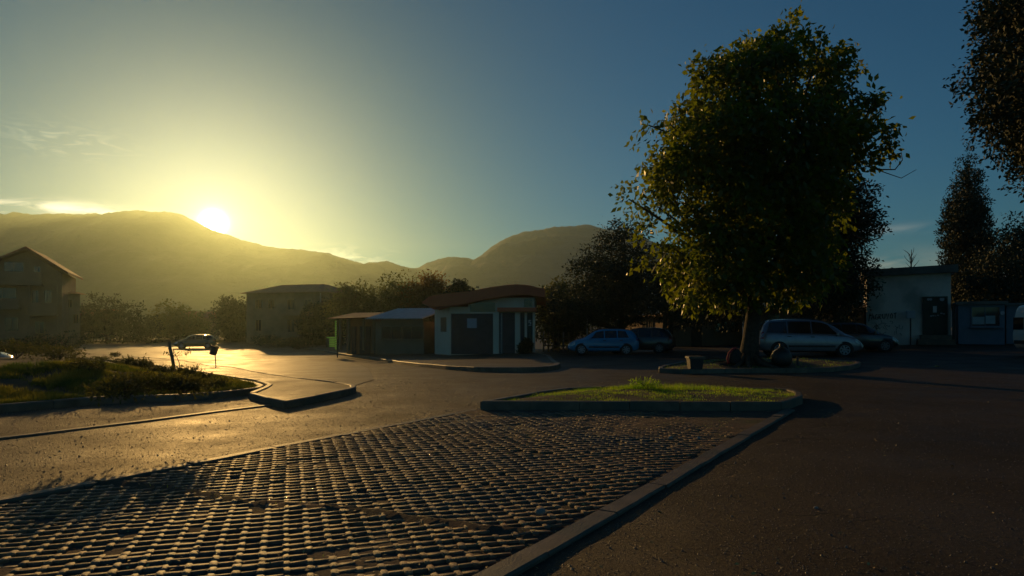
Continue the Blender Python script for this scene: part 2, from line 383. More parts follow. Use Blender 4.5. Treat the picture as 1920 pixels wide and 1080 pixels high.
# ================================================================== SETTING
from mathutils.geometry import delaunay_2d_cdt
def S(o): o['kind'] = 'structure'; return o
def edge_dist(x, y, poly):
    d = 1e9; p = Vector((x, y))
    for i in range(len(poly)):
        a = Vector(poly[i][:2]); b = Vector(poly[(i+1) % len(poly)][:2]); t = max(0, min(1, (p-a).dot(b-a)/max(1e-9, (b-a).length_squared)))
        d = min(d, (p-a-(b-a)*t).length)
    return d
def sheet(name, poly, dz, step, mt, hf=None, smooth=True, jit=.3):
    poly = ccw([tuple(p[:2]) for p in poly]); bp = []
    for i in range(len(poly)):
        a, b = Vector(poly[i]), Vector(poly[(i+1) % len(poly)]); k = max(1, int((b-a).length/step))
        bp += [a+(b-a)*j/k for j in range(k)]
    nb = len(bp); pts = list(bp)
    xs = [p[0] for p in poly]; ys = [p[1] for p in poly]
    y = min(ys)+step*.5
    while y < max(ys):
        x = min(xs)+step*.5
        while x < max(xs):
            px, py = x+random.uniform(-jit, jit)*step, y+random.uniform(-jit, jit)*step
            if inpoly(px, py, poly) and edge_dist(px, py, poly) > step*.35: pts.append(Vector((px, py)))
            x += step
        y += step
    r = delaunay_2d_cdt(pts, [(i, (i+1) % nb) for i in range(nb)], [], 1, 1e-5)
    m = MB(); m.v = [(p.x, p.y, gh(p.x, p.y)+dz+(hf(p.x, p.y) if hf else 0)) for p in r[0]]; m.f = [tuple(f) for f in r[2]]
    m.f = [f if (Vector(m.v[f[1]])-Vector(m.v[f[0]])).cross(Vector(m.v[f[2]])-Vector(m.v[f[0]])).z > 0 else f[::-1] for f in m.f]
    return m.build(name, mt, smooth=smooth)

# ground: one sheet to the foot of the mountains
xs = [-2400,-1200,-600,-300,-150,-80,-50]+list(range(-40, 46))+[60,80,120,200,400,800,1600,2600]
ys = [-60,-30,-15]+list(range(-6, 46))+[50,60,75,90,120,160,240,400,700,1000,1500]
vv = [(x, y, gh(x, y)) for y in ys for x in xs]; nx = len(xs)
qq = [(j*nx+i, j*nx+i+1, (j+1)*nx+i+1, (j+1)*nx+i) for j in range(len(ys)-1) for i in range(nx-1)]
HX0, HX1, HY0, HY1 = -10, 7, -3, 12
qq = [q for q in qq if not (HX0 <= vv[q[0]][0] < HX1 and HY0 <= vv[q[0]][1] < HY1)]
vv = [tuple(map(float, p)) for p in vv]
A0, A1 = Vector((-3.975,5.30)), Vector((-.545,11.08)); B0, B1 = Vector((-.144,3.69)), Vector((4.125,10.54))
dA = (A1-A0).normalized(); dB = (B1-B0).normalized()
bayL0 = A0-dA*6.5; bayR0 = B0-dB*4.6; bayR1 = B1+dB*.45; bayL1 = A1-dA*.05
bay = [tuple(bayL0), tuple(bayR0), tuple(bayR1), tuple(bayL1)]
rect = [(x, HY0) for x in range(HX0, HX1)]+[(HX1, y) for y in range(HY0, HY1)]+[(x, HY1) for x in range(HX1, HX0, -1)]+[(HX0, y) for y in range(HY1, HY0, -1)]
pts_ = [Vector(p) for p in rect+bay]; nr = len(rect)
rc = delaunay_2d_cdt(pts_, [(i, (i+1) % nr) for i in range(nr)]+[(nr+i, nr+(i+1) % 4) for i in range(4)], [], 0, 1e-5)
gm = MB(); gm.v = list(vv); gm.f = list(qq); o_ = len(gm.v); gm.v += [(p.x, p.y, gh(p.x, p.y)) for p in rc[0]]
for f_ in rc[2]:
    c_ = sum((rc[0][i] for i in f_), Vector((0, 0)))/len(f_)
    if inpoly(c_.x, c_.y, bay): continue
    a_, b_, d_ = [rc[0][i] for i in f_[:3]]
    f_ = list(f_) if (b_-a_).cross(d_-a_) > 0 else list(f_)[::-1]
    gm.f.append(tuple(i+o_ for i in f_))
S(gm.build('ground', M['asphalt'], smooth=True))
# open land past the car park
sheet_far = sheet('far_field', [(-900,95),(900,95),(1200,1200),(-1300,1200)], .05, 90, M['farground'], jit=.1); S(sheet_far)

# mountains
def ridge(name, prof, D, depth, mt, seed, foot=420):
    us = np.arange(prof[0][0], prof[-1][0]+1, 4.0); vs_ = np.interp(us, [p[0] for p in prof], [p[1] for p in prof])
    rows = 26; V = []; random.seed(seed)
    for k in range(rows):
        t = k/(rows-1)                       # 0 foot .. 1 ridge, then back
        for u, v in zip(us, vs_):
            jag = mnoise.fractal(Vector((u*.045, seed, 0)), .55, 2, 6)*2.2
            xr = (u-CU)/F*D; zr = EYE-(v+jag-HV)/F*D
            y = D-foot*(1-t); fall = t**.85
            n = mnoise.fractal(Vector((xr*.006, y*.006, seed)), .9, 2, 6)
            z = zr*fall + n*52*(t*(1-t))*4*.6 - 1.5*(1-t)
            V.append((xr*(y/D)**.15, y+n*25*(1-t), min(z, zr-.5*(1-t)*8) if t < 1 else zr))
    for k in range(1, 5):
        for u, v in zip(us, vs_):
            xr = (u-CU)/F*D; zr = EYE-(v-HV)/F*D; V.append((xr, D+k*80, zr*(1-k/4.0)-2))
    n_ = len(us); rr = rows+4
    Q = [(j*n_+i, j*n_+i+1, (j+1)*n_+i+1, (j+1)*n_+i) for j in range(rr-1) for i in range(n_-1)]
    return S(npmesh(name, V, Q, mt, smooth=True))
LP = [(-1400,470),(-900,430),(-300,392),(-60,392),(0,400),(8,402),(25,397),(40,400),(60,402),(90,400),(130,401),(155,402),(175,399),(190,402),(205,398),(235,396),(262,394),(290,397),(312,397),(338,401),(370,417),(400,432),(430,441),(455,450),(480,457),(520,465),(560,468),(612,474),(640,482),(668,491),(684,495),(693,492),(702,492),(715,490),(727,489),(745,496),(758,500),(776,503),(800,505),(870,520),(960,545),(1100,590),(1200,612)]
RP = [(560,600),(640,560),(700,520),(745,508),(776,503),(800,499),(825,489),(845,482),(857,481),(872,484),(887,487),(902,478),(920,464),(940,451),(960,442),(980,435),(1010,431),(1040,426),(1075,423),(1105,421),(1122,426),(1140,431),(1180,433),(1220,452),(1300,470),(1420,488),(1560,500),(1800,512),(2200,520),(3200,540)]
ridge('hills', LP, 1100, 0, M['hill'], 3)
ridge('mountain', RP, 1290, 0, M['hill2'], 11, 560)

# the old paved bay
A0, A1 = Vector((-3.975,5.30)), Vector((-.545,11.08)); B0, B1 = Vector((-.144,3.69)), Vector((4.125,10.54))
dA = (A1-A0).normalized(); dB = (B1-B0).normalized()
bayL0 = A0-dA*6.5; bayR0 = B0-dB*4.6; bayR1 = B1+dB*.45; bayL1 = A1-dA*.05
bay = ccw([tuple(bayL0), tuple(bayR0), tuple(bayR1), tuple(bayL1)])
fN = lambda x, y, s, k=0: mnoise.fractal(Vector((x*s, y*s, k)), .9, 2, 4)
seamc = [G(*p) for p in ((170,902),(300,912),(400,928),(450,937),(520,945),(620,953),(700,962),(800,978),(900,990),(1000,1000))]
def seam(x, y):
    d = 1e9; p = Vector((x, y))
    for a, b in zip(seamc[:-1], seamc[1:]):
        a, b = a.xy, b.xy; t = max(0, min(1, (p-a).dot(b-a)/(b-a).length_squared)); d = min(d, (p-a-(b-a)*t).length)
    return math.exp(-(d/.055)**2)
BAYZ = -.028
def sag(x, y): return BAYZ+.018*fN(x, y, .45, 5)+.012*seam(x, y)
def soil_h(x, y):
    worn = sm((y-6.5)/5)*.012+sm((x-.10*y)/3.2)*.010
    return .021+worn+.008*max(0, fN(x, y, .9, 2))+.006*fN(x, y, 6, 4)+.022*seam(x, y)+sag(x, y)-.004
S(sheet('bay_soil', bay, .004, .075, M['soil'], soil_h))
# grid pavers: rows of round lugs joined by narrow ribs, one continuous relief
cdir = Vector((math.sin(R(-18)), math.cos(R(-18)))); rdir = Vector((math.cos(R(-18)), -math.sin(R(-18))))
U_, V_ = .128, .114
PV, PQ = [], []
rs = random.Random(5)
inb = inset(bay, .09)
blk = {}
def addring(rings):
    o = len(PV); n = len(rings[0])
    for r in rings: PV.extend(r)
    for a in range(len(rings)-1):
        for i in range(n): j = (i+1) % n; PQ.append((o+a*n+i, o+a*n+j, o+(a+1)*n+j, o+(a+1)*n+i))
    k = o+(len(rings)-1)*n
    if n == 8:
        PQ.extend([(k,k+1,k+2,k+3),(k,k+3,k+4,k+7),(k+4,k+5,k+6,k+7)])
    else: PQ.append((k,k+1,k+2,k+3))
for i in range(-75, 75):
    for j in range(-10, 125):
        c = rdir*(i*U_)+cdir*(j*V_)+Vector((-1, 3))
        if c.y < 2.3 or not inpoly(c.x, c.y, inb): continue
        key = (i//4, (j+(i//4)*3)//6)
        if key not in blk: blk[key] = (rs.uniform(-.004,.004), rs.uniform(-.025,.025), rs.uniform(-.02,.02), rs.uniform(-.004,.004), rs.uniform(-.004,.004))
        b = blk[key]
        def W3(a, t, z):
            q = c+rdir*(a+b[3])+cdir*(t+b[4])
            li, lj = (i % 4-1.5)*U_+a, ((j+(i//4)*3) % 6-2.5)*V_+t
            return (q.x, q.y, z+.004+b[0]+li*b[1]*.5+lj*b[2]*.5+sag(q.x, q.y))
        wr = .6+.4*rs.random(); zt = .036-(.006*rs.random()); a_ = .0235*rs.uniform(.85,1.12); t_ = .047*rs.uniform(.85,1.08); k_ = .55
        if rs.random() < .03: zt -= .014
        def oc(A, T, z): return [W3(A, -T*k_, z), W3(A, T*k_, z), W3(A*k_, T, z), W3(-A*k_, T, z), W3(-A, T*k_, z), W3(-A, -T*k_, z), W3(-A*k_, -T, z), W3(A*k_, -T, z)]
        jt = lambda r_: [(p[0]+rs.uniform(-.0028,.0028), p[1]+rs.uniform(-.0028,.0028), p[2]-abs(rs.gauss(0,.0016))) for p in r_]
        addring([oc(a_*1.15, t_*1.1, -.02), jt(oc(a_, t_, zt-.004)), jt(oc(a_*.93, t_*.95, zt))])
        if rs.random() < .985:
            zb = zt+.001-.003*rs.random(); h = .0180*rs.uniform(.8,1.15)
            e0, e1 = .012, U_-.012
            def re(H, z): return [W3(e0, -H, z), W3(e1, -H, z), W3(e1, H, z), W3(e0, H, z)]
            addring([re(h*1.3, -.02), jt(re(h, zb-.004)), jt(re(h*.82, zb))])
S(npmesh('paving', PV, PQ, M['paver']))

def kerb(name, m, mt='kerb'): return S(m.build(name, M[mt]))
# kerbs along the bay, laid as separate stones with open joints
def stones(name, a, b, w, h, ln=.98):
    a, b = Vector(a), Vector(b); d = (b-a); n = max(1, int(d.length/ln)); t = d.normalized(); m = MB()
    for i in range(n):
        p0 = a+d*(i/n)+t*.006; p1 = a+d*((i+1)/n)-t*.006; off = random.uniform(-.006,.006); k = kerb_line([p0, p1], w, h+random.uniform(-.006,.006), step=.25, b=.014)
        nn = Vector((-t.y, t.x, 0)); k.v = [tuple(Vector(v)+nn*off) for v in k.v]; m.add(k.v, k.f)
    return S(m.build(name, M['kerb']))
stones('kerb', bayL0, bayL1, .13, .012)
stones('kerb', bayR0+Vector((.06,-.04)), bayR1+Vector((.06,-.04)), .165, .030)

# the grass island at the end of the bay
isl = [G(900,752,.15), G(1465,754,.15), G(1480,750,.15), G(1505,741,.15), G(1502,733.5,.15), G(1485,729.5,.15), G(1458,727,.15), G(1380,725.5,.15), G(1297,724.3,.15), G(1200,723.4,.15), G(1122,723.4,.15), G(1064,725.8,.15), G(1000,734,.15), G(950,743,.15)]
isl = ccw([tuple(p[:2]) for p in isl])
kerb('kerb', kerb_ring(isl, .12, .15))
isl_in = inset(isl, .11)
def isl_h(x, y): return .018*fN(x, y, 2, 1)+.05*sm(edge_dist(x, y, isl_in)/1.0)
S(sheet('island_soil', isl_in, .115, .12, M['turf'], isl_h))

# the island under the big tree
tis = [G(1236,693,.13), G(1400,691.5,.13), G(1500,691.5,.13), G(1585,688,.13), G(1618,680,.13), G(1600,676,.13), G(1500,672,.13), G(1380,672,.13), G(1290,676,.13), G(1235,686,.13)]
tis = smooth_poly(ccw([tuple(p[:2]) for p in tis]), 1)
kerb('kerb', kerb_ring(tis, .13, .14))
tis_in = inset(tis, .12)
def tis_h(x, y): return .03*fN(x, y, 1.2, 1)+.10*sm(edge_dist(x, y, tis_in)/1.6)
S(sheet('tree_island_soil', tis_in, .10, .3, M['earth'], tis_h))

# planted verge on the left
mo = [(-420,775),(-150,768),(0,760),(100,752),(170,746),(250,742.5),(325,740.5),(400,736),(453,731),(488,726.5),(496,722.5),(488,719),(478,716),(400,704),(354,696),(300,688),(200,677),(100,669),(0,665),(-200,664),(-600,666)]
mo = ccw([tuple(G(u, v, .13)[:2]) for u, v in mo])
kerb('kerb', kerb_ring(mo, .13, .14))
mo_in = inset(mo, .12)
def mo_h(x, y): return .05*fN(x, y, .7, 1)+.025*fN(x, y, 3, 1)+.42*sm(edge_dist(x, y, mo_in)/3.4)
S(sheet('verge', mo_in, .10, .32, M['turf'], mo_h))
def mo_z(x, y): return gh(x, y)+.10+mo_h(x, y)
# bay between the verge and the flush kerb
fk = [(-420,862),(-200,838),(0,820),(94,809),(167,800),(271,788),(400,771),(500,759),(533,754.5)]
sb = [G(u, v, .02) for u, v in fk]+[G(470,738.5,.02), G(452,737,.02), G(330,748,.02), G(170,756,.02), G(0,774,.02), G(-420,790,.02)]
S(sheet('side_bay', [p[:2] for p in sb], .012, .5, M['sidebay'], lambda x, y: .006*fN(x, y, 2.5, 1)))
kerb('kerb', kerb_line([G(u, v, .02) for u, v in fk], .12, .020))
# footpath that widens into a rounded nose
fp = [(533,755),(600,743),(655,731.5),(668,727),(667,723.5),(655,720.5),(634,717.5),(567,709.5),(517,703),(478,696.5),(430,688),(405,686),(380,682),(336,675),(280,671),(180,664),(60,658),(-100,655),(-300,655),(-300,659),(0,663),(100,667),(200,675),(300,686),(354,694.5),(400,702.5),(478,714.5),(492,718.5),(500,722.5),(492,728),(466,738.5),(500,748)]
fp = ccw([tuple(G(u, v, .10)[:2]) for u, v in fp])
kerb('kerb', kerb_ring(fp, .12, .125))
S(sheet('footpath', inset(fp, .10), .105, .8, M['path'], lambda x, y: .006*fN(x, y, .8, 1)))
# road beyond it, worn smooth
rd = [(-300,664),(60,663),(180,667),(280,673),(336,678),(380,686),(430,691),(478,700),(517,707),(567,713),(634,721),(660,724),(700,712),(690,690),(650,672),(560,664),(430,652),(200,650),(-300,650)]
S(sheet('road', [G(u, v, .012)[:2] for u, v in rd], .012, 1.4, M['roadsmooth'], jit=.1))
# pavement in front of the kiosks
pv = [(560,652),(600,655.5),(640,663),(725,673),(765,680),(867,688.5),(955,690),(1017,688.5),(1055,683),(1040,676),(1030,664),(960,655),(700,648)]
pv = smooth_poly(ccw([tuple(G(u, v, .14)[:2]) for u, v in pv]), 1)
kerb('kerb', kerb_ring(pv, .2, .15))
S(sheet('pavement', inset(pv, .18), .13, 1.2, M['path'], jit=.1))

# ================================================================== GRASS (uncountable)
def grass(name, poly, n, zf, h, w, mt, seed, label, clump=None):
    rg = np.random.default_rng(seed); xs_ = [p[0] for p in poly]; ys_ = [p[1] for p in poly]; pts = []
    while len(pts) < n:
        x = rg.uniform(min(xs_), max(xs_)); y = rg.uniform(min(ys_), max(ys_))
        if not inpoly(x, y, poly): continue
        dn = .38+1.3*fN(x, y, 1.6, 9)
        if rg.random() > dn+.15: continue
        pts.append((x, y, zf(x, y), clump(x, y) if clump else 1.0))
    p = np.array(pts); k = len(p)
    hh = h*rg.uniform(.4, 1.3, k)*p[:,3]; az = rg.uniform(0, 2*np.pi, k); ln = rg.uniform(.1, .7, k)*hh; a2 = rg.uniform(0, 2*np.pi, k)
    wv = np.stack([np.cos(az), np.sin(az), np.zeros(k)], 1)*w*rg.uniform(.6, 1.3, k)[:,None]
    le = np.stack([np.cos(a2)*ln, np.sin(a2)*ln, hh], 1); b = p[:,:3]-np.array([0,0,.01])
    V = np.stack([b-wv, b+wv, b+le*.6+wv*.6+np.array([0,0,.0]), b+le*1.0], 1).reshape(-1, 3)
    Q = np.arange(k*4).reshape(-1, 4)
    o = npmesh(name, V, Q, mt); o['kind'] = 'stuff'; o['label'] = label; o['category'] = 'grass'; return o
tc_ = G(1225,728,.15)
def icl(x, y):
    d = math.hypot((x-tc_.x)/.9, (y-tc_.y)/.5); d2 = math.hypot((x-tc_.x-1.0)/.8, (y-tc_.y+.2)/.5)
    return 1+2.6*math.exp(-d*d)+1.5*math.exp(-d2*d2)
grass('grass', isl_in, 15000, lambda x, y: .115+isl_h(x, y), .035, .0035, M['grass'], 1, 'short green grass growing on the kerbed island at the end of the paved bay', icl)
mo_near = [(p[0], p[1]) for p in mo_in if p[1] < 24 and p[0] > -24]
grass('grass', mo_near, 60000, mo_z, .10, .008, M['vergegrass'], 2, 'rough grass and weeds covering the verge on the left')
grass('weeds', inb, 5200, lambda x, y: soil_h(x, y), .022, .0025, M['grass'], 5, 'tiny weeds and moss growing in the holes of the grid paving')
grass('weeds', tis_in, 1500, lambda x, y: gh(x, y)+.10+tis_h(x, y), .06, .006, M['grass'], 3, 'sparse weeds on the bare earth under the big tree')

# ================================================================== TREES AND PLANTS
def leaves(name, clumps, n, size, mt, parent=None, seed=1, droop=.5, tw=12, spread=.16, aspect=.5, flat=0.0, kind=None):
    """leaf faces gathered round twig ends that fill the clumps (x, y, z, rx, ry, rz)"""
    rg = np.random.default_rng(seed); cl = np.array(clumps, float)
    w = (cl[:,3]*cl[:,4]*cl[:,5])**.7; w /= w.sum(); nt_ = max(1, n//tw)
    ci = rg.choice(len(cl), nt_, p=w); d = rg.normal(size=(nt_, 3)); d /= np.linalg.norm(d, axis=1)[:,None]
    r = rg.uniform(.25, 1, nt_)**.5
    T = cl[ci,:3]+d*cl[ci,3:]*r[:,None]
    k = nt_*tw; c = np.repeat(T, tw, 0)+rg.normal(size=(k, 3))*spread*np.array([1,1,.8])
    out_ = np.repeat(d, tw, 0)+rg.normal(size=(k, 3))*.8; out_[:,2] -= droop; out_[:,2] *= (1-flat)
    a = out_/np.linalg.norm(out_, axis=1)[:,None]
    s = np.cross(a, rg.normal(size=(k, 3))); s /= np.linalg.norm(s, axis=1)[:,None]
    nn = np.cross(a, s); Ls = (size*rg.uniform(.55, 1.25, k))[:,None]; Ws = Ls*aspect*.5
    b = c; m1 = b+a*Ls*.5; V = np.stack([b, m1+s*Ws+nn*Ls*.07, b+a*Ls-nn*Ls*.10, m1-s*Ws+nn*Ls*.07], 1).reshape(-1, 3)
    Q = np.arange(k*4).reshape(-1, 4)
    return npmesh(name, V, Q, mt, parent)
def local(o_root, o):    # keep world placement while parented to an Empty that stands at the base
    o.parent = o_root; o.matrix_parent_inverse = o_root.matrix_world.inverted() if False else Matrix.Translation(-o_root.location) if o_root.rotation_euler.z == 0 else (Matrix.Translation(o_root.location) @ Matrix.Rotation(o_root.rotation_euler.z, 4, 'Z')).inverted()
    return o
def limb(m, a, b, r0, r1, bend=.12, k=6, rs_=random):
    a, b = Vector(a), Vector(b); L_ = (b-a).length; o = Vector((rs_.uniform(-1,1), rs_.uniform(-1,1), rs_.uniform(-.2,.9)))*bend*L_
    pts = []; rad = []
    for i in range(k+1):
        t = i/k; pts.append(a.lerp(b, t)+o*math.sin(math.pi*t)+Vector((rs_.uniform(-1,1), rs_.uniform(-1,1), 0))*.012*L_); rad.append(r0+(r1-r0)*t)
    m.tube(pts, rad, 7); return pts
def tree(name, label, base, env, depth, size, n, mt, trunk_r, top, seed=1, group=None, cr=.7, layers=3, droop=.5, aspect=.5, spread=.16, tw=12, drop=.1, flat=0, squash=1.0, limbs=14, bark='bark', lean=(0,0), flare=1.5, thick=1.0, cname='crown', branchy=True, twigs=None, dens=2.2, sprigs=(), gap=-99):
    """env: rows (v, uL, uR) of the crown as seen, turned into a round crown at that depth"""
    rs_ = random.Random(seed); base = Vector(base); n = int(n*dens); root = thing(name, label, 'tree', base, 0, group)
    cl = []; pxm = F/depth; env = sorted(env); vs_ = [e[0] for e in env]; v = vs_[0]+cr*pxm*.35; st = cr*pxm*.85
    while v <= vs_[-1]:
        l = np.interp(v, vs_, [e[1] for e in env]); r = np.interp(v, vs_, [e[2] for e in env]); c = (l+r)/2; hw = max((r-l)/2-cr*pxm*.6, 1)
        k = max(1, int(2*hw/st)+1)
        for i in range(k):
            t = 0 if k == 1 else -1+2*i/(k-1); u = c+t*hw+rs_.uniform(-.2,.2)*st
            half = math.sqrt(max(0, 1-t*t))*hw/pxm*thick; ml = max(1, min(layers, int(half/cr)+1))
            for q in range(ml):
                if rs_.random() < drop*.6 and abs(t) < .98: continue
                y = depth+(0 if ml == 1 else (-1+2*q/(ml-1))*half)+rs_.uniform(-.3,.3)*cr
                p = P(u, v+rs_.uniform(-.25,.25)*st, y)
                if gap > -9 and mnoise.noise(Vector(p)*.52+Vector((seed, 3.3, 0))) < gap: continue
                s = cr*rs_.uniform(.65, 1.2)*min(1, .55+hw/pxm/cr*.45)
                cl.append((p.x, y, p.z, s, s, s*squash))
        v += st*squash
    for (u, v) in sprigs:
        for _ in range(3):
            p = P(u+rs_.uniform(-7,7), v+rs_.uniform(4,16), depth+rs_.uniform(-1,1)); cl.append((p.x, p.y, p.z, cr*.26, cr*.26, cr*rs_.uniform(.35,.6)))
        p = P(u+rs_.uniform(-4,4), v+28, depth); cl.append((p.x, p.y, p.z, cr*.55, cr*.55, cr*.5))
    size *= 1.0 if dens < 2 else 1.15
    cro = leaves(cname, cl, n, size, mt, None, seed, droop, tw, spread, aspect, flat); local(root, cro)
    m = MB(); topv = Vector(top); mid = base.lerp(topv, .5)+Vector((lean[0], lean[1], 0))
    pts = []; rad = []
    for i in range(13):
        t = i/12; q = base*(1-t)**2+mid*2*t*(1-t)+topv*t*t; pts.append(q+Vector((0,0,-.1 if i == 0 else 0)))
        rad.append(trunk_r*((1-t)**.8*.85+.08)*(1+(flare-1)*math.exp(-t*22)))
    m.tube(pts, rad, 14)
    cs = rs_.sample(cl, min(limbs, len(cl))) if branchy else []
    for c_ in cs:
        e = Vector(c_[:3]); t = min(.85, max(.22, (e.z-base.z)/(topv.z-base.z)*.62)); i = int(t*12)
        ps = limb(m, pts[i], e, rad[i]*.45, .02, .1, 6, rs_)
        for _ in range(2):
            o = rs_.choice(cl)
            if (Vector(o[:3])-e).length < 3: limb(m, ps[4], o[:3], rad[i]*.2, .012, .1, 4, rs_)
    local(root, m.build('trunk', M[bark], None, True))
    return root, pts, rad

# the big broadleaf in the middle of the car park
tb = G(1402, 683.5, .18)
ENV = [(28,1490,1504),(60,1452,1520),(90,1398,1556),(120,1308,1604),(150,1300,1606),(178,1303,1612),(200,1258,1640),(225,1212,1660),(250,1194,1672),(275,1222,1668),(300,1222,1640),(325,1182,1610),(350,1190,1600),(380,1202,1600),(420,1208,1592),(460,1204,1588),(500,1204,1580),(535,1216,1575),(556,1262,1545),(570,1330,1510)]
ENV = [(v, l+13 if l < 1440 else l, r-15 if r > 1530 else r) for v, l, r in ENV]
big, bp_, br_ = tree('broadleaf_tree', 'tall tree with sunlit yellow green leaves on the kerbed island before the silver minivan', tb, ENV, tb.y, .225, 32000, M['leaf'], .27, P(1470, 90, tb.y+.2), 21, cr=.50, layers=3, droop=.8, aspect=.55, spread=.15, tw=10, drop=.30, limbs=44, flare=1.35, thick=.62, dens=1.3, gap=-.27, sprigs=[(1497,28),(1480,44),(1455,52),(1430,70),(1404,78),(1367,110),(1340,122),(1302,122),(1316,135),(1541,75),(1525,68),(1590,90),(1606,124),(1560,96),(1642,171),(1630,190),(1673,228),(1660,245),(1668,262),(1217,207),(1238,220),(1191,249),(1176,327),(1182,345),(1199,373),(1204,410),(1260,205),(1275,190),(1205,470),(1610,200)])
m = MB()   # bare twigs reaching out on the right, surface roots at the foot
for pp in (((1560,300),(1600,318),(1628,312),(1655,322),(1690,334),(1718,318)), ((1628,312),(1650,318),(1678,318),(1692,300),(1690,286)), ((1610,320),(1622,345),(1628,372)), ((1600,440),(1630,452),(1650,446),(1657,432)), ((1640,250),(1672,240),(1684,236)),((1628,312),(1650,300),(1672,296),(1676,280))):
    m.tube([P(u, v, tb.y+.3*i) for i, (u, v) in enumerate(pp)], [.028-.004*i for i in range(len(pp))], 5)
local(big, m.build('bare_branch', M['bark'], None, True))
m = MB()
for az, ln in ((200,1.5),(150,1.2),(250,1.1),(300,1.4),(20,.9),(340,1.1),(175,1.9),(225,1.3)):
    d = Vector((math.cos(R(az)), math.sin(R(az)), 0)); m.tube([tb+d*.2+Vector((0,0,.30)), tb+d*.5+Vector((0,0,.06)), tb+d*(.5+ln*.4)+Vector((.05,0,-.06)), tb+d*ln+Vector((0,0,-.16))], [.09,.07,.05,.02], 7)
local(big, m.build('root', M['bark'], None, True))

# trees behind it
t1 = Vector((17.6, 37, gh(17.6, 37)))
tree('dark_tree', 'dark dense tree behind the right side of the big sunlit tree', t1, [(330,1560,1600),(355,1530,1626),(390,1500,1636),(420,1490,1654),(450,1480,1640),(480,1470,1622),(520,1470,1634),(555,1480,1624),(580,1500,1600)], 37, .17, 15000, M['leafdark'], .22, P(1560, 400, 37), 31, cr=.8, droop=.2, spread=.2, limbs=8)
t2 = Vector(((1163-960)/F*44, 44, gh(6, 44)))
tree('cedar_tree', 'dark spreading cedar with layered boughs left of the big tree, behind the blue hatchback', t2, [(416,1166,1190),(430,1135,1206),(445,1120,1212),(462,1112,1214),(478,1090,1216),(490,1072,1218),(512,1062,1222),(535,1066,1225),(552,1030,1228),(575,1016,1230),(595,1022,1225),(606,1050,1210)], 44, .16, 15000, M['leafcedar'], .26, P(1172, 430, 44), 33, cr=.85, droop=-.05, spread=.2, squash=.55, flat=.5, limbs=12)
t3 = Vector(((1243-960)/F*40, 40, gh(9, 40)))
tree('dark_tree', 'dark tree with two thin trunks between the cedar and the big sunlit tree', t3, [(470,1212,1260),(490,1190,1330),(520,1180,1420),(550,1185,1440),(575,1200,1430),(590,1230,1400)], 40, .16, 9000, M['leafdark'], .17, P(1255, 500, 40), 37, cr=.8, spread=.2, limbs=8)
t3b = Vector(((1256-960)/F*41, 41, gh(9, 41)))
local(bpy.data.objects['dark_tree.001'], MB().tube([t3b, t3b+Vector((.1,0,2)), t3b+Vector((.5,0,4))], [.16,.13,.08], 8).build('trunk', M['bark'], None, True))
# cypress-like conifer and the overhanging tree on the right
t4 = Vector(((1812-960)/F*48, 48, .5))
tree('conifer_tree', 'tall pointed dark conifer rising behind the plastered shop roof', t4, [(268,1815,1819),(285,1808,1826),(305,1802,1831),(330,1793,1838),(355,1786,1843),(380,1775,1854),(420,1768,1858),(460,1764,1862),(500,1766,1866),(540,1768,1870),(575,1772,1870)], 48, .15, 20000, M['leafdark'], .25, P(1817, 300, 48), 41, cr=.42, droop=-.8, spread=.12, limbs=6, squash=.9, drop=.05, dens=2.4)
t5 = Vector((19.8, 22, gh(19.8, 22)))
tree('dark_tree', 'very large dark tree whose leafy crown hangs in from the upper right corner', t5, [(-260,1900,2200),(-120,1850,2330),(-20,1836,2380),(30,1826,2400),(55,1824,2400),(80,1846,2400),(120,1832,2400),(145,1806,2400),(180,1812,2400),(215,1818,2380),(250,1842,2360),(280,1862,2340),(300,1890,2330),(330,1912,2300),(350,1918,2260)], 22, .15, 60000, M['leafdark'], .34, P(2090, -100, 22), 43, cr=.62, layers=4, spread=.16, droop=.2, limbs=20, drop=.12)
t6 = Vector(((1935-960)/F*44, 44, .5))
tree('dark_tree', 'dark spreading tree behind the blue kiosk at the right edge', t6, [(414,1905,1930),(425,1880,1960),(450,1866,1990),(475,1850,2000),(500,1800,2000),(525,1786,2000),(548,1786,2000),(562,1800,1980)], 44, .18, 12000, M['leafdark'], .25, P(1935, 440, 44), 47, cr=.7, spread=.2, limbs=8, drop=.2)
# small bare tree showing over the shop roof
bt = Vector(((1708-960)/F*60, 60, .6)); m = MB(); r0 = thing('bare_tree', 'small leafless tree showing above the flat shop roof', 'tree', bt)
m.tube([bt, P(1708, 520, 60), P(1709, 468, 60)], [.13,.09,.02], 6)
rs_ = random.Random(4)
for i in range(16):
    v = rs_.uniform(475, 520); s = rs_.choice((-1, 1)); limb(m, P(1708, v+8, 60), P(1708+s*rs_.uniform(4,16), v-rs_.uniform(2,14), 60+rs_.uniform(-.5,.5)), .03, .008, .1, 4, rs_)
local(r0, m.build('trunk', M['bark']))
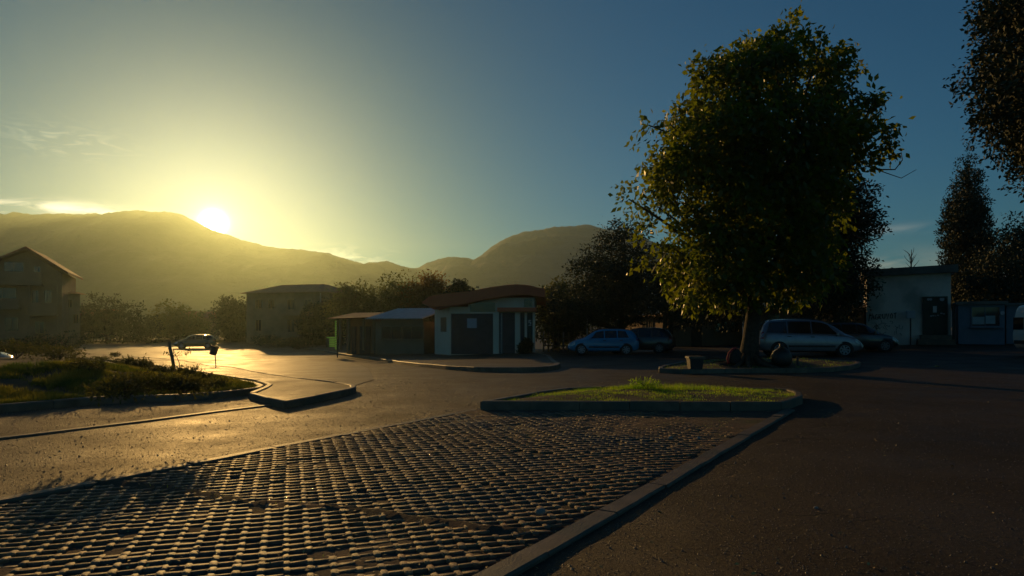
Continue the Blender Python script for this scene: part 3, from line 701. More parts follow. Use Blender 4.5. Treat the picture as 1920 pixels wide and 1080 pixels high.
# belt of trees behind the kiosks on the left
belt = [
 ('russet_tree','tall russet autumn tree behind the orange roofed kiosk, left of its canopy', 812, 64, [(516,800,822),(530,778,836),(550,766,850),(575,762,852),(600,770,850)], 'leafbrown'),
 ('bushy_tree','small dark tree peeking over the left half of the orange canopy', 862, 62, [(532,850,872),(545,842,882),(565,838,890),(600,840,890)], 'leafdark'),
 ('bushy_tree','olive green tree behind the small kiosk with the pale metal roof', 745, 66, [(524,730,760),(540,706,784),(560,690,800),(590,686,800),(610,690,790)], 'leafolive'),
 ('bushy_tree','hazy olive tree behind the porch of the small left kiosk', 668, 68, [(530,655,680),(545,632,708),(570,618,722),(600,612,730),(625,615,720)], 'leafolive'),
 ('bushy_tree','leafy green bush tree right of the orange canopy with sunlit tips', 1040, 50, [(522,1040,1056),(535,1020,1075),(560,1008,1090),(590,1010,1096),(620,1012,1090)], 'leafolive'),
 ('bushy_tree','dense hazy tree left of the sunlit road end, below the mountain', 200, 95, [(560,180,215),(575,150,250),(600,130,290),(625,120,310),(638,125,300)], 'leafdark'),
 ('bushy_tree','low hazy tree right of the distant parked car', 440, 100, [(560,425,452),(580,405,470),(605,400,480),(635,405,478)], 'leafdark'),
 ('bushy_tree','rounded hazy tree behind the distant parked car', 330, 105, [(575,315,345),(590,290,370),(610,280,390),(634,285,395)], 'leafolive'),
 ('bushy_tree','dark tree filling the gap between the hazy house and the small left kiosk', 600, 84, [(560,590,612),(580,575,640),(610,570,645),(640,575,640)], 'leafdark'),
]
for i, (nm, lb, u, d, env, mt_) in enumerate(belt):
    x = (u-960)/F*d; b = Vector((x, d, gh(x, d)))
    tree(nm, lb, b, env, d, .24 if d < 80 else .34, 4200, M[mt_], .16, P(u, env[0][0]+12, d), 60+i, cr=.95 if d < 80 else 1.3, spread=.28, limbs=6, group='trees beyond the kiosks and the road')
# shrubs
def shrub(label, c, r, h, n, size, mt, seed, nm='shrub', group=None, stems=7, aspect=.4):
    rt = thing(nm, label, 'shrub', c, 0, group); rs_ = random.Random(seed)
    cl = [(c[0]+rs_.uniform(-.55,.55)*r, c[1]+rs_.uniform(-.55,.55)*r, c[2]+h*rs_.uniform(.3,.75), r*rs_.uniform(.35,.6), r*rs_.uniform(.35,.6), h*rs_.uniform(.25,.4)) for _ in range(7)]
    local(rt, leaves('foliage', cl, n, size, mt, None, seed, -.4, 8, .05, aspect))
    m = MB()
    for i in range(stems):
        e = rs_.choice(cl); m.tube([Vector(c)-Vector((0,0,.05)), Vector(c).lerp(Vector(e[:3]), .5)+Vector((0,0,.03)), Vector(e[:3])+Vector((0,0,e[5]))], [.012,.009,.004], 5)
    local(rt, m.build('stem', M['bark'])); return rt
def vg(u, v):   # point on the verge surface seen at u, v
    z = .4
    for _ in range(40):
        y = F*(EYE-z)/(v-HV); x = (u-CU)/F*y; z = .5*z+.5*mo_z(x, y)
    return Vector((x, y, z))
SH = [(265,722,.50,.32,'low dark shrub nearest the front kerb of the verge'),(235,735,.6,.34,'broad low shrub at the front kerb of the verge, left of the stake shadow'),(345,726,.42,.16,'low shrub on the verge in front of the leaning stake'),
      (163,700,.4,.42,'dark rounded shrub in the middle of the grassy verge'),(190,672,.55,.42,'bushy shrub at the far edge of the verge, before the sunlit road'),(240,684,.5,.36,'hazy reddish shrub at the back of the verge'),
      (270,690,.35,.36,'small upright shrub on the back edge of the verge'),(300,700,.35,.24,'shrub at the foot of the leaning stake'),(350,703,.22,.30,'tiny upright sprig right of the leaning stake'),
      (110,672,.9,.6,'wide dark bush at the back left of the verge'),(30,668,1.0,.7,'big dark bush at the far left of the verge'),(380,712,.3,.16,'flat weed patch near the tip of the verge'),(215,664,.4,.35,'spiky plant silhouetted against the sunlit road at the back of the verge'),(395,722,.4,.14,'low creeping plant at the rounded corner of the verge')]
for i, (u, v, r, h, lb) in enumerate(SH):
    shrub(lb, vg(u, v+4), r, h*.68, int(900*r+500), .07, M['shrub'], 80+i, group='shrubs on the verge')
shrub('tuft of long green grass standing on the kerbed grass island', G(1215,729,.17), .30, .13, 500, .10, M['grass'], 120, 'grass_tuft', stems=3, aspect=.12)
# dark scrub below the house on the left and behind the cars
HS = [(-10,650,40,2.6,1.6,'dark scrub at the left edge below the gabled house'),(60,645,48,2.4,1.5,'scrubby hedge below the gabled house, left part'),(120,642,55,2.6,1.8,'scrubby hedge below the gabled house, right part'),
      (500,645,72,2.4,1.3,'low hedge in front of the hazy flat roofed house'),(560,648,66,1.8,1.2,'low hedge right of the hazy flat roofed house'),(1060,640,47,1.8,1.7,'leafy hedge behind the picket fence'),(1140,640,50,2.4,2.0,'dark hedge behind the blue hatchback'),(985,655,39.5,.5,.9,'green bush at the right corner of the orange roofed kiosk')]
for i, (u, v, d, r, h, lb) in enumerate(HS):
    x = (u-960)/F*d; shrub(lb, (x, d, gh(x, d)), r, h, 2200, .16, M['leafdark'], 140+i, 'hedge_shrub')
# sapling tied to a leaning stake
sp = vg(330, 703); stt = P(316, 640, sp.y)
rt = thing('leaning_stake', 'leaning wooden stake standing on the verge before the sunlit road', 'stake', sp)
local(rt, MB().tube([sp-Vector((0,0,.1)), sp.lerp(stt, .5), stt], [.045,.042,.038], 8).build('stake', M['wood'], None, True))
sp2 = vg(338, 702); rt = thing('sapling', 'thin sapling with a few drooping leaves beside the leaning stake', 'tree', sp2)
m = MB(); d_ = sp2.y; m.tube([sp2, P(336, 680, d_), P(331, 668, d_), P(326, 658, d_)], [.012,.010,.007,.004], 6); m.tube([P(331,670,d_), P(338,662,d_), P(348,658,d_)], [.007,.005,.003], 5); m.tube([P(331,668,d_), P(322,660,d_), P(314,657,d_)], [.006,.005,.003], 5)
local(rt, m.build('trunk', M['bark']))
local(rt, leaves('foliage', [(*P(346,659,d_), .14,.1,.05),(*P(318,658,d_), .12,.1,.06)], 70, .09, M['shrub'], None, 9, .8, 5, .05, .35))

# ================================================================== BUILDINGS
def fpts(u0, u1, d0, d1, n=2):
    """ground x, y of a wall that runs from (u0, depth d0) to (u1, depth d1)"""
    return Vector(((u0-CU)/F*d0, d0)), Vector(((u1-CU)/F*d1, d1))
class Front:
    """frame of a straight facade: s along it, w out of it (towards the camera), z up"""
    def __init__(s, a, b):
        s.a = a; s.t = (b-a).normalized(); s.L = (b-a).length; s.n = Vector((s.t.y, -s.t.x)); s.rz = math.atan2(s.t.y, s.t.x)
    def pt(s, x, w, z): q = s.a+s.t*x+s.n*w; return Vector((q.x, q.y, z))
    def s_at(s, u):   # distance along the facade of image column u
        k = (u-CU)/F; return (k*s.a.y-s.a.x)/(s.t.x-k*s.t.y)
    def z_at(s, u, v): x = s.s_at(u); y = s.a.y+s.t.y*x; return EYE-(v-HV)/F*y
    def box(s, m, x0, x1, w0, w1, z0, z1): m.box(s.pt((x0+x1)/2, (w0+w1)/2, (z0+z1)/2), (abs(x1-x0), abs(w1-w0), z1-z0), s.rz); return m
    def px(s, m, u0, v0, u1, v1, w0, w1):
        x0, x1 = s.s_at(u0), s.s_at(u1); um = (u0+u1)/2; return s.box(m, x0, x1, w0, w1, s.z_at(um, v1), s.z_at(um, v0))
def part(root, name, m, mt, smooth=False, **k): return local(root, m.build(name, M[mt], None, smooth, **k))

# --- kiosk with the curved orange canopy
a, b = fpts(843, 1003, 40.6, 40.2); K = Front(a, b); kz = gh(a.x, a.y)+.12
rt = thing('kiosk', 'pale kiosk with dark shutters under a curved orange canopy', 'kiosk', (a.x, a.y, kz))
zt = K.z_at(930, 560)
cx0 = Vector(((815-CU)/F*43.2, 43.2)); pl = [cx0, a, b, b+Vector((-.35, 3.2)), b+Vector((-.9, 5.0)), cx0+Vector((.6, 3.5))]
m = MB().prism([tuple(p) for p in ccw([tuple(p) for p in pl])], kz-.3, K.z_at(880, 575)); part(rt, 'wall', m, 'white')
m = MB(); K.px(m, 846, 555, 1002, 583, -.25, .02) if False else None
m = MB(); K.box(m, 1.7, K.L-.02, -3.2, .0, K.z_at(880, 575)-.002, K.z_at(950, 558)); part(rt, 'upper_wall', m, 'white')
m = MB(); K.px(m, 846, 588, 925, 664, -.02, .035)
for i in range(17):
    z = K.z_at(880, 590+i*4.4); K.box(m, K.s_at(847), K.s_at(924), .035, .048, z-.018, z+.018)
part(rt, 'roller_shutter', m, 'shutter')
m = MB(); K.px(m, 876, 597, 894, 615, .05, .06); part(rt, 'notice', m, 'boxgrey')
f_ = MB(); K.px(f_, 881.5, 567, 929, 588, .0, .03); w_ = part(rt, 'transom_window', f_, 'glass')
m = MB(); K.px(m, 846, 585, 932, 588, .05, .09); K.px(m, 878, 566, 881.5, 586, .03, .07); K.px(m, 929, 563, 934, 586, .03, .07); part(rt, 'window_frame', m, 'white')
for u0, u1, w1 in ((925,936,.16),(966,975.5,.16),(984,988,.12),(999,1003,.12)):
    m = MB(); K.px(m, u0, 585.5, u1, 663.5, -.05, w1); part(rt, 'pillar', m, 'white')
m = MB(); K.px(m, 936.5, 586, 965.5, 663, -.02, .03); part(rt, 'door', m, 'shutter')
m = MB(); K.px(m, 939, 587, 942, 663, .03, .09); part(rt, 'door_frame', m, 'metal')
m = MB(); K.px(m, 976, 586, 983.5, 663, -.02, .03); part(rt, 'side_door', m, 'shutter')
m = MB(); K.px(m, 988.5, 586, 998.5, 663, -.02, .03); part(rt, 'door_panel', m, 'doorgreen')
for (u0, v0, u1, v1) in ((991,600,993,606),(993,600,996,601.5),(994,603,996,608),(991,609,996,610.5)):
    m = MB(); K.px(m, u0, v0, u1, v1, .03, .036); part(rt, 'door_lettering', m, 'paper')
m = MB(); K.px(m, 983, 561, 998, 575, .0, .03); part(rt, 'transom_window', m, 'glass')
for u0, u1 in ((978,982),(998.5,1001)):
    m = MB(); K.px(m, u0, 559, u1, 577, .0, .06); part(rt, 'mullion', m, 'white')
m = MB(); K.px(m, 934, 577, 1006, 584.5, -.02, .55); part(rt, 'lower_canopy', m, 'orange')
# side wall window
K2 = Front(cx0, a); m = MB(); K2.px(m, 827, 595, 837, 622, -.02, .03); part(rt, 'side_window', m, 'ochre')
# canopy: slab that rises in a curve, falling away to the back
top = [(792,566,569),(803,557,572),(812,553.5,575),(840,550,573.5),(860,548,572),(880,546.5,568),(905,541,562),(930,537,558),(950,534.5,554.5),(970,533,552.5),(990,534.5,552.5),(1005,538,555),(1022,541.5,557.5)]
ff = Front(*fpts(792, 1022, 40.0, 39.6)); ps = []
for u, v0, v1 in top:
    x = ff.s_at(u)
    for w_, z_, k in ((.0, v1, 0), (.0, v0, 0), (-5.5, v0, .35), (-5.5, v1, .35)):
        q = ff.pt(x, w_, ff.z_at(u, z_)-k); ps.append(q)
m = MB(); m.rings(ps, 4, True); part(rt, 'canopy', m, 'orange')

# --- small kiosk with the pale metal roof, porch on its left
a, b = fpts(704, 795, 45.2, 44.0); K = Front(a, b); kz = gh(a.x, a.y)
rt = thing('kiosk', 'low kiosk with pale corrugated metal roof and long dark shop window', 'kiosk', (a.x, a.y, kz))
m = MB(); K.box(m, 0, K.L, -3.6, 0, kz-.3, K.z_at(750, 603)); part(rt, 'wall', m, 'cream')
m = MB(); K.px(m, 716, 613, 793, 635, -.02, .03); wn = part(rt, 'shop_window', m, 'glass')
m = MB()
for u in (716, 735, 754, 773, 792): K.px(m, u-.6, 612.5, u+.6, 635.5, .03, .06)
K.px(m, 714, 635, 795, 637.5, .0, .16); part(rt, 'window_frame', m, 'cream')
m = MB(); ps = []; n = 46
for i in range(n+1):
    x = -.45+(K.L+.6)*i/n; z = .025*(i % 2)
    ps += [K.pt(x, .55, K.z_at(750, 597)+z), K.pt(x, -3.7, K.z_at(750, 584)+z+.3), K.pt(x, -3.7, K.z_at(750, 584)+z+.24), K.pt(x, .55, K.z_at(750, 597)+z-.06)]
m.rings(ps, 4, True); part(rt, 'roof', m, 'roofmetal')
m = MB(); K.px(m, 716, 599, 795, 612, .05, .12); part(rt, 'fascia', m, 'cream')
a, b = fpts(632, 702, 47.5, 46.0); K = Front(a, b); kz = gh(a.x, a.y)
rt = thing('kiosk', 'brownish kiosk with a tiled porch roof on posts beside the green sign', 'kiosk', (a.x, a.y, kz))
m = MB(); K.box(m, 0, K.L, -3.6, -1.0, kz-.3, K.z_at(660, 596)); part(rt, 'wall', m, 'ochre')
m = MB(); ps = [K.pt(-.5,.5,K.z_at(660,597)), K.pt(-.1,-1.9,K.z_at(660,585)), K.pt(.1,-4,K.z_at(660,597)), K.pt(-.3,-1.9,K.z_at(660,598)), K.pt(K.L+.4,.5,K.z_at(660,595)), K.pt(K.L+.4,-1.9,K.z_at(660,585)), K.pt(K.L+.4,-4,K.z_at(660,597)), K.pt(K.L+.4,-1.9,K.z_at(660,598))]
m.add(ps, [(0,1,5,4),(1,2,6,5),(2,3,7,6),(3,0,4,7),(0,3,2,1),(4,5,6,7)]); part(rt, 'roof', m, 'rooftile')
for u in (637, 653, 681, 700):
    m = MB(); K.px(m, u-1.6, 596, u+1.6, 657, -.14, 0); part(rt, 'post', m, 'cream')
for u0, u1 in ((642,650),(657,677),(685,697)):
    m = MB(); x0, x1 = K.s_at(u0), K.s_at(u1); K.box(m, x0, x1, -1.0, -.95, kz, kz+2.1); part(rt, 'door', m, 'shutter')
# --- green light sign on the porch corner
q = P(629, 655, 45.6); rt = thing('green_sign', 'glowing green lit sign on a post at the porch corner', 'sign', (q.x, q.y, gh(q.x, q.y)))
m = MB(); m.tube([(q.x+.12, q.y+.05, gh(q.x, q.y)), (q.x+.12, q.y+.05, P(0,600,45.6).z)], .04, 6); part(rt, 'post', m, 'darkmetal')
m = MB()
for v in np.arange(603, 655, 3.4): m.box(P(629.5, v, 45.6), (.10, .05, .075))
part(rt, 'light_strip', m, 'greenled')
for v in np.arange(633, 651, 3.2):
    m = MB(); u0 = 617.5 if v > 635 else 612.5; c_ = P((u0+627.5)/2, v, 45.6); m.box(c_, ((627.5-u0)/F*45.6, .05, .07)); part(rt, 'light_bar', m, 'greenled')
m = MB(); m.box(P(620, 641, 45.66), (.62, .04, .72)); part(rt, 'sign_board', m, 'darkmetal')

# --- house maker for the hazy houses on the left
def windows(rt, Fr, rects, mt='glass', fm='cream'):
    for (u0, v0, u1, v1) in rects:
        m = MB(); Fr.px(m, u0, v0, u1, v1, -.02, .03); w = part(rt, 'window', m, mt)
        m = MB(); um = (u0+u1)/2
        for r in ((u0-.8,v0-.8,u1+.8,v0),(u0-.8,v1,u1+.8,v1+1),(u0-.8,v0,u0,v1),(u1,v0,u1+.8,v1),(um-.3,v0,um+.3,v1)): Fr.px(m, *r, .0, .07)
        f = m.build('frame', M[fm]); f.parent = w
a, b = fpts(-40, 116, 70, 73); K = Front(a, b); kz = gh(a.x, a.y)
rt = thing('house', 'large gabled house with balconies in the haze at the far left', 'house', (a.x, a.y, kz))
zE = K.z_at(40, 520); xp = K.s_at(52); zp = K.z_at(52, 468)
m = MB(); ps = []
for w in (0, -9):
    ps += [K.pt(0, w, kz-.5), K.pt(K.L, w, kz-.5), K.pt(K.L, w, K.z_at(110,512)), K.pt(xp, w, zp-.15), K.pt(0, w, K.z_at(-20,505))]
m.rings(ps, 5, True); part(rt, 'wall', m, 'ochre')
m = MB(); ps = []
for w in (.9, -9.5):
    for dz in (0, .22):
        pass
    ps += [K.pt(-.8, w, K.z_at(-30,512)), K.pt(xp, w, zp), K.pt(K.L+.7, w, K.z_at(118,515)), K.pt(K.L+.7, w, K.z_at(118,515)+.22), K.pt(xp, w, zp+.25), K.pt(-.8, w, K.z_at(-30,512)+.22)]
m.rings(ps, 6, False); m.f += [(0,1,4,5),(1,2,3,4),(11,10,7,6),(10,9,8,7)]; part(rt, 'roof', m, 'rooftile')
for u0, v0, u1, v1 in ((-38,510,82,535),(-38,560,40,580),(56,568,110,592)):
    m = MB(); K.px(m, u0, v0, u1, v1, 0.9, 1.02); x0, x1 = K.s_at(u0), K.s_at(u1); K.box(m, x0, x1, .0, .9, K.z_at((u0+u1)/2, v1)-.02, K.z_at((u0+u1)/2, v1)+.12); part(rt, 'balcony', m, 'ochre')
windows(rt, K, ((64,500,76,518),(8,492,44,510),(-20,540,30,560),(60,545,72,568),(84,545,96,568),(66,604,82,625),(10,596,34,620)))
for u in (57, 110):
    for v0, v1 in ((592,640),(535,568)):
        m = MB(); K.px(m, u-1.5, v0, u+1.5, v1, .9, 1.0); part(rt, 'balcony_post', m, 'ochre')
a, b = fpts(116, 150, 76, 78); K = Front(a, b); kz = gh(a.x, a.y)
rt = thing('house', 'lower hazy house wing with a tiled roof right of the gabled house', 'house', (a.x, a.y, kz))
m = MB(); K.box(m, .02, K.L, -7, 0, kz-.5, K.z_at(130,550)); part(rt, 'wall', m, 'cream')
m = MB(); ps = [K.pt(.01,.5,K.z_at(120,550)), K.pt(K.L+.5,.5,K.z_at(150,552)), K.pt(K.L+.5,-7.4,K.z_at(150,552)), K.pt(.01,-7.4,K.z_at(120,550)), K.pt(.01,-3.5,K.z_at(120,535)), K.pt(K.L-.6,-3.5,K.z_at(140,535))]
m.add(ps, [(0,1,5,4),(1,2,5),(2,3,4,5),(3,0,4),(3,2,1,0)]); part(rt, 'roof', m, 'rooftile'); windows(rt, K, ((126,562,134,576),(138,590,146,606)))
a, b = fpts(462, 604, 88, 84); K = Front(a, b); kz = gh(a.x, a.y)
rt = thing('house', 'pale two storey house dissolving in the golden glare at the end of the road', 'house', (a.x, a.y, kz))
m = MB(); K.box(m, 0, K.L, -8, 0, kz-.5, K.z_at(530,548)); part(rt, 'wall', m, 'cream')
m = MB(); ps = [K.pt(-.6,.6,K.z_at(530,549)), K.pt(K.L+.6,.6,K.z_at(530,549)), K.pt(K.L+.6,-8.6,K.z_at(530,549)), K.pt(-.6,-8.6,K.z_at(530,549)), K.pt(2.5,-4,K.z_at(530,530)), K.pt(K.L-2.5,-4,K.z_at(530,530))]
m.add(ps, [(0,1,5,4),(1,2,5),(2,3,4,5),(3,0,4),(3,2,1,0)]); part(rt, 'roof', m, 'rooftile')
windows(rt, K, ((480,562,490,578),(504,562,514,578),(540,562,552,580),(572,562,584,580),(480,600,490,620),(540,600,552,622),(572,598,584,622)))
m = MB(); K.px(m, 530, 584, 600, 592, .9, 1.0); K.box(m, K.s_at(530), K.s_at(600), 0, .9, K.z_at(565,592), K.z_at(565,592)+.14); part(rt, 'balcony', m, 'cream')
m = MB(); q = K.pt(K.s_at(602), .12, 0); m.tube([(q.x, q.y, kz), (q.x, q.y, K.z_at(600, 549))], .06, 8); part(rt, 'drainpipe', m, 'roofmetal')
# --- plain houses that close the view between the trees at the end of the road
for u0, u1, d, v0, lb in ((335,405,118,596,'small hazy house with tiled roof far behind the distant parked car'),(150,215,125,592,'small hazy house with tiled roof far left of the sun')):
    a, b = fpts(u0, u1, d, d+2); K = Front(a, b); kz = gh(a.x, a.y); rt = thing('house', lb, 'house', (a.x, a.y, kz))
    m = MB(); K.box(m, 0, K.L, -7, 0, kz-.5, K.z_at((u0+u1)/2, v0)); part(rt, 'wall', m, 'cream')
    m = MB(); ps = [K.pt(-.4,.5,K.z_at(u0,v0)), K.pt(K.L+.4,.5,K.z_at(u0,v0)), K.pt(K.L+.4,-7.5,K.z_at(u0,v0)), K.pt(-.4,-7.5,K.z_at(u0,v0)), K.pt(-.4,-3.5,K.z_at(u0,v0-13)), K.pt(K.L+.4,-3.5,K.z_at(u0,v0-13))]
    m.add(ps, [(0,1,5,4),(1,2,5),(2,3,4,5),(3,0,4),(3,2,1,0)]); part(rt, 'roof', m, 'rooftile'); windows(rt, K, ((u0+10,v0+8,u0+18,v0+18),(u1-20,v0+8,u1-12,v0+18)))

# --- plastered shop on the right
a, b = fpts(1625, 1783, 39.2, 37.4); K = Front(a, b); kz = .36
rt = thing('shop_building', 'grey plastered shop with flat overhanging roof and dark green door', 'building', (a.x, a.y, kz))
m = MB(); K.box(m, 0, K.L, -7, 0, kz-.5, K.z_at(1700, 510)); part(rt, 'wall', m, 'plaster')
m = MB(); ps = []
for x in (-.25, K.L+.3):
    ut, ub = (506.5, 519) if x < 0 else (496.5, 511); uu = 1625 if x < 0 else 1783
    for w, z in ((.35, ub), (.35, ut), (-7.3, ut), (-7.3, ub)): ps.append(K.pt(x, w, K.z_at(uu, z)))
m.rings(ps, 4, True); part(rt, 'roof', m, 'roofgrey')
m = MB(); K.px(m, 1732, 559, 1774, 628, .0, .06); dr = part(rt, 'door', m, 'doorgreen')
m = MB(); K.px(m, 1729.5, 556, 1776.5, 559, .0, .10); K.px(m, 1729.5, 559, 1732, 628, .0, .10); K.px(m, 1774, 559, 1776.5, 628, .0, .10); K.px(m, 1752.6, 560, 1753.6, 627, .06, .085); part(rt, 'door_frame', m, 'doorgreen')
def sub(p, name, m, mt): o = m.build(name, M[mt]); o.parent = p; o.matrix_parent_inverse = Matrix.Translation(-rt.location) if False else Matrix.Identity(4); return o
m = MB(); K.px(m, 1749, 574, 1756, 586, .086, .092); sub(dr, 'notice', m, 'paper')
for u, v, r in ((1740.5,561.5,.07),(1745,561.5,.065),(1766,561,.11)):
    s = K.s_at(u); q = K.pt(s, .07, K.z_at(u, v)); m = MB().tube([q, q+Vector((K.n.x, K.n.y, 0))*.012], r, 12); sub(dr, 'sticker', m, 'boxgrey')
for (u0, v0, u1, v1) in ((1744,591.5,1747,593.5),(1748,591,1751,593),(1752,591.5,1755,593),(1757,590.5,1760,592),(1763,586.5,1767,588.5),(1768,587.5,1771.5,589.5)):
    m = MB(); K.px(m, u0, v0, u1, v1, .061, .066); sub(dr, 'door_lettering', m, 'boxgrey')
m = MB(); K.px(m, 1724, 628, 1782, 636, .0, .75); K.px(m, 1718, 636, 1786, 646, .0, 1.15); part(rt, 'step', m, 'kerb')
# sprayed letters on the wall
GL = {'A':[[(0,0),(.5,1.2),(1,0)],[(.2,.45),(.85,.5)]],'G':[[(1,.85),(.5,1),(0,.6),(.1,.1),(.7,0),(1,.45),(.55,.45)]],'R':[[(0,0),(.05,1),(.7,.95),(.75,.6),(.1,.5),(.8,0)]],'U':[[(0,1),(.05,.2),(.5,0),(.85,.3),(.9,1)]],'V':[[(0,1),(.45,0),(.9,1)]],'O':[[(.5,1),(.05,.6),(.2,.05),(.75,.05),(.95,.6),(.5,1)]],'T':[[(0,.95),(1,1.05)],[(.5,1),(.45,0)]],'/':[[(0,-.3),(.45,1.3)]]}
u = 1629
for ch in '/AGRUVOT':
    m = MB()
    for st_ in GL[ch]:
        pts = [K.pt(K.s_at(u+p[0]*5.0), .012, K.z_at(u, 599.5-p[1]*9.5-(u-1629)*.06)) for p in st_]; m.tube(pts, .022, 4)
    part(rt, 'graffiti_letter', m, 'paint_black'); u += 7.0 if ch != '/' else 5
m = MB()
for k in range(16):
    u = random.Random(k).uniform(1632, 1690); v = random.Random(k+50).uniform(604, 625); r = random.Random(k+90)
    pts = [K.pt(K.s_at(u+r.uniform(-6,6)), .012, K.z_at(u, v+r.uniform(-5,5))) for _ in range(4)]; m.tube(pts, .010, 4)
part(rt, 'graffiti_scribble', m, 'paint_black')
m = MB()
for u in (1650, 1712): K.px(m, u, 519+(-1 if u>1700 else 0), u+1.2, 560, .0, .012)
# electricity box on a post before the wall
q = K.pt(K.s_at(1706), .45, 0); gz = .36; rt = thing('meter_box', 'grey metal box on a thin post before the plastered shop wall', 'electric box', (q.x, q.y, gz))
m = MB().bbox((q.x, q.y, K.z_at(1706, 590)), (.44, .22, .42), .02, K.rz); part(rt, 'box', m, 'boxgrey')
m = MB().box((q.x-.02, q.y-.125, K.z_at(1706, 590)), (.34, .02, .32), K.rz); part(rt, 'box_door', m, 'boxgrey')
m = MB().tube([(q.x, q.y, gz-.1), (q.x, q.y, K.z_at(1706, 596))], .035, 8); part(rt, 'post', m, 'darkmetal')
# yard wall with a boarded gate left of the shop
a, b = fpts(1572, 1624, 40.6, 39.9); K = Front(a, b); rt = thing('yard_wall', 'cream yard wall with a boarded gate left of the plastered shop', 'wall', (a.x, a.y, .3))
m = MB(); K.box(m, 0, K.L, -.25, 0, -.2, K.z_at(1600, 577)); part(rt, 'wall', m, 'cream')
m = MB(); K.px(m, 1595, 584, 1622, 642, .0, .04); g_ = part(rt, 'gate', m, 'ochre')
m = MB()
for r in ((1594.5,582,1623,584.5),(1594.5,584.5,1596.3,643),(1621,584.5,1623,643),(1596,612,1621,614)): K.px(m, *r, .04, .08)
sub(g_, 'gate_frame', m, 'darkmetal')
m = MB(); K.px(m, 1576, 589, 1583, 593, .0, .08); part(rt, 'vent', m, 'darkmetal')
m = MB(); rsn = random.Random(3)
for i in range(9): m.lathe([(0,0),(.16,.02),(.13,.1),(0,.16)], K.pt(K.L*(i+.5)/9, -.12, K.z_at(1600,577)+.0), 7)
part(rt, 'coping_rubble', m, 'white')
# blue grey street kiosk under the trees
a, b = fpts(1797, 1884, 36.6, 35.6); K = Front(a, b); kz = .40; rt = thing('kiosk', 'blue grey street kiosk with a dark sliding window under the trees', 'kiosk', (a.x, a.y, kz))
m = MB(); K.box(m, 0, K.L, -2.4, 0, kz, K.z_at(1840, 571)); part(rt, 'wall', m, 'kioskblue')
m = MB(); K.box(m, -.12, K.L+.12, -2.5, .22, K.z_at(1840,571), K.z_at(1840,565)); part(rt, 'roof', m, 'roofgrey')
m = MB(); K.px(m, 1822, 576, 1874, 611, -.02, .02); w_ = part(rt, 'window', m, 'glass')
m = MB(); K.px(m, 1823, 594, 1846, 608, .021, .028); K.px(m, 1848, 592, 1866, 607, .021, .028); sub(w_, 'display', m, 'curtain')
m = MB()
for r in ((1820.5,574.5,1875.5,576),(1820.5,611,1875.5,612.5),(1820.5,576,1822,611),(1874,576,1875.5,611),(1846.2,576,1847.4,611)): K.px(m, *r, .0, .06)
sub(w_, 'window_frame', m, 'kioskblue')
m = MB(); K.px(m, 1818, 612.5, 1878, 614.5, .0, .3); part(rt, 'counter', m, 'kioskblue')
m = MB(); q = K.pt(K.s_at(1879), .1, K.z_at(1879, 587)); m.tube([q, q+Vector((K.n.x,K.n.y,0))*.06], .10, 10); part(rt, 'round_lamp', m, 'boxgrey')
a, b = fpts(1887, 1990, 36.4, 35.4); K = Front(a, b); rt = thing('kiosk', 'dark blue kiosk mostly hidden behind the white van at the right edge', 'kiosk', (a.x, a.y, .4))
m = MB(); K.box(m, 0, K.L, -2.4, 0, .4, K.z_at(1900, 573)); part(rt, 'wall', m, 'kioskblue')
m = MB(); K.box(m, -.1, K.L+.1, -2.5, .2, K.z_at(1900,573), K.z_at(1900,568)); part(rt, 'roof', m, 'roofgrey')
# narrow post between shop and kiosk
q = P(1788, 643, 36.9); rt = thing('lamp_post', 'slim dark post between the plastered shop and the blue grey kiosk', 'post', (q.x, q.y, q.z))
m = MB().tube([q, P(1788, 574, 36.9)], .07, 8); part(rt, 'pole', m, 'darkmetal'); m = MB().tube([P(1788,574,36.9), P(1788,570,36.9)], [.10,.05], 8); part(rt, 'cap', m, 'darkmetal')
# long low buildings behind the big tree
a, b = fpts(1262, 1392, 46.5, 46); K = Front(a, b); kz = gh(a.x, a.y)
rt = thing('workshop', 'long low workshop with a pale eave behind the trunk of the big tree', 'building', (a.x, a.y, kz))
m = MB(); K.box(m, 0, K.L, -6, 0, kz-.4, K.z_at(1330, 588)); part(rt, 'wall', m, 'cream')
m = MB(); K.box(m, K.s_at(1318), K.L+.3, -6.3, .55, K.z_at(1350,588), K.z_at(1350,583.5)); part(rt, 'eave', m, 'roofmetal')
m = MB(); K.box(m, -.2, K.s_at(1318)-.01, -6.3, .3, K.z_at(1300,588), K.z_at(1300,580)); part(rt, 'roof', m, 'roofgrey')
windows(rt, K, ((1340,604,1362,622),(1370,604,1384,622)), fm='cream'); m = MB(); K.px(m, 1296, 612, 1316, 652, -.02, .04); part(rt, 'door', m, 'doorgreen')
a, b = fpts(1393, 1571, 44.5, 42); K = Front(a, b); kz = gh(a.x, a.y)
rt = thing('workshop', 'low dark walled shed behind the silver minivan', 'building', (a.x, a.y, kz))
m = MB(); K.box(m, .03, K.L, -5, 0, kz-.4, K.z_at(1480, 580)); part(rt, 'wall', m, 'cream')
m = MB(); K.box(m, -.1, K.L+.2, -5.2, .4, K.z_at(1480,580), K.z_at(1480,574)); part(rt, 'roof', m, 'roofgrey')
windows(rt, K, ((1440,588,1462,600),(1500,588,1524,602)), fm='cream')
a, b = fpts(1170, 1252, 57, 49); K = Front(a, b); kz = gh(a.x, a.y)
rt = thing('house', 'small sunlit orange house glimpsed between the cedar and the dark trees', 'house', (a.x, a.y, kz))
m = MB(); K.box(m, 0, K.L, -5, 0, kz-.4, K.z_at(1215, 594)); part(rt, 'wall', m, 'ochre')
m = MB(); K.box(m, -.3, K.L+.3, -5.3, .5, K.z_at(1215,594), K.z_at(1215,591)); part(rt, 'roof', m, 'rooftile')
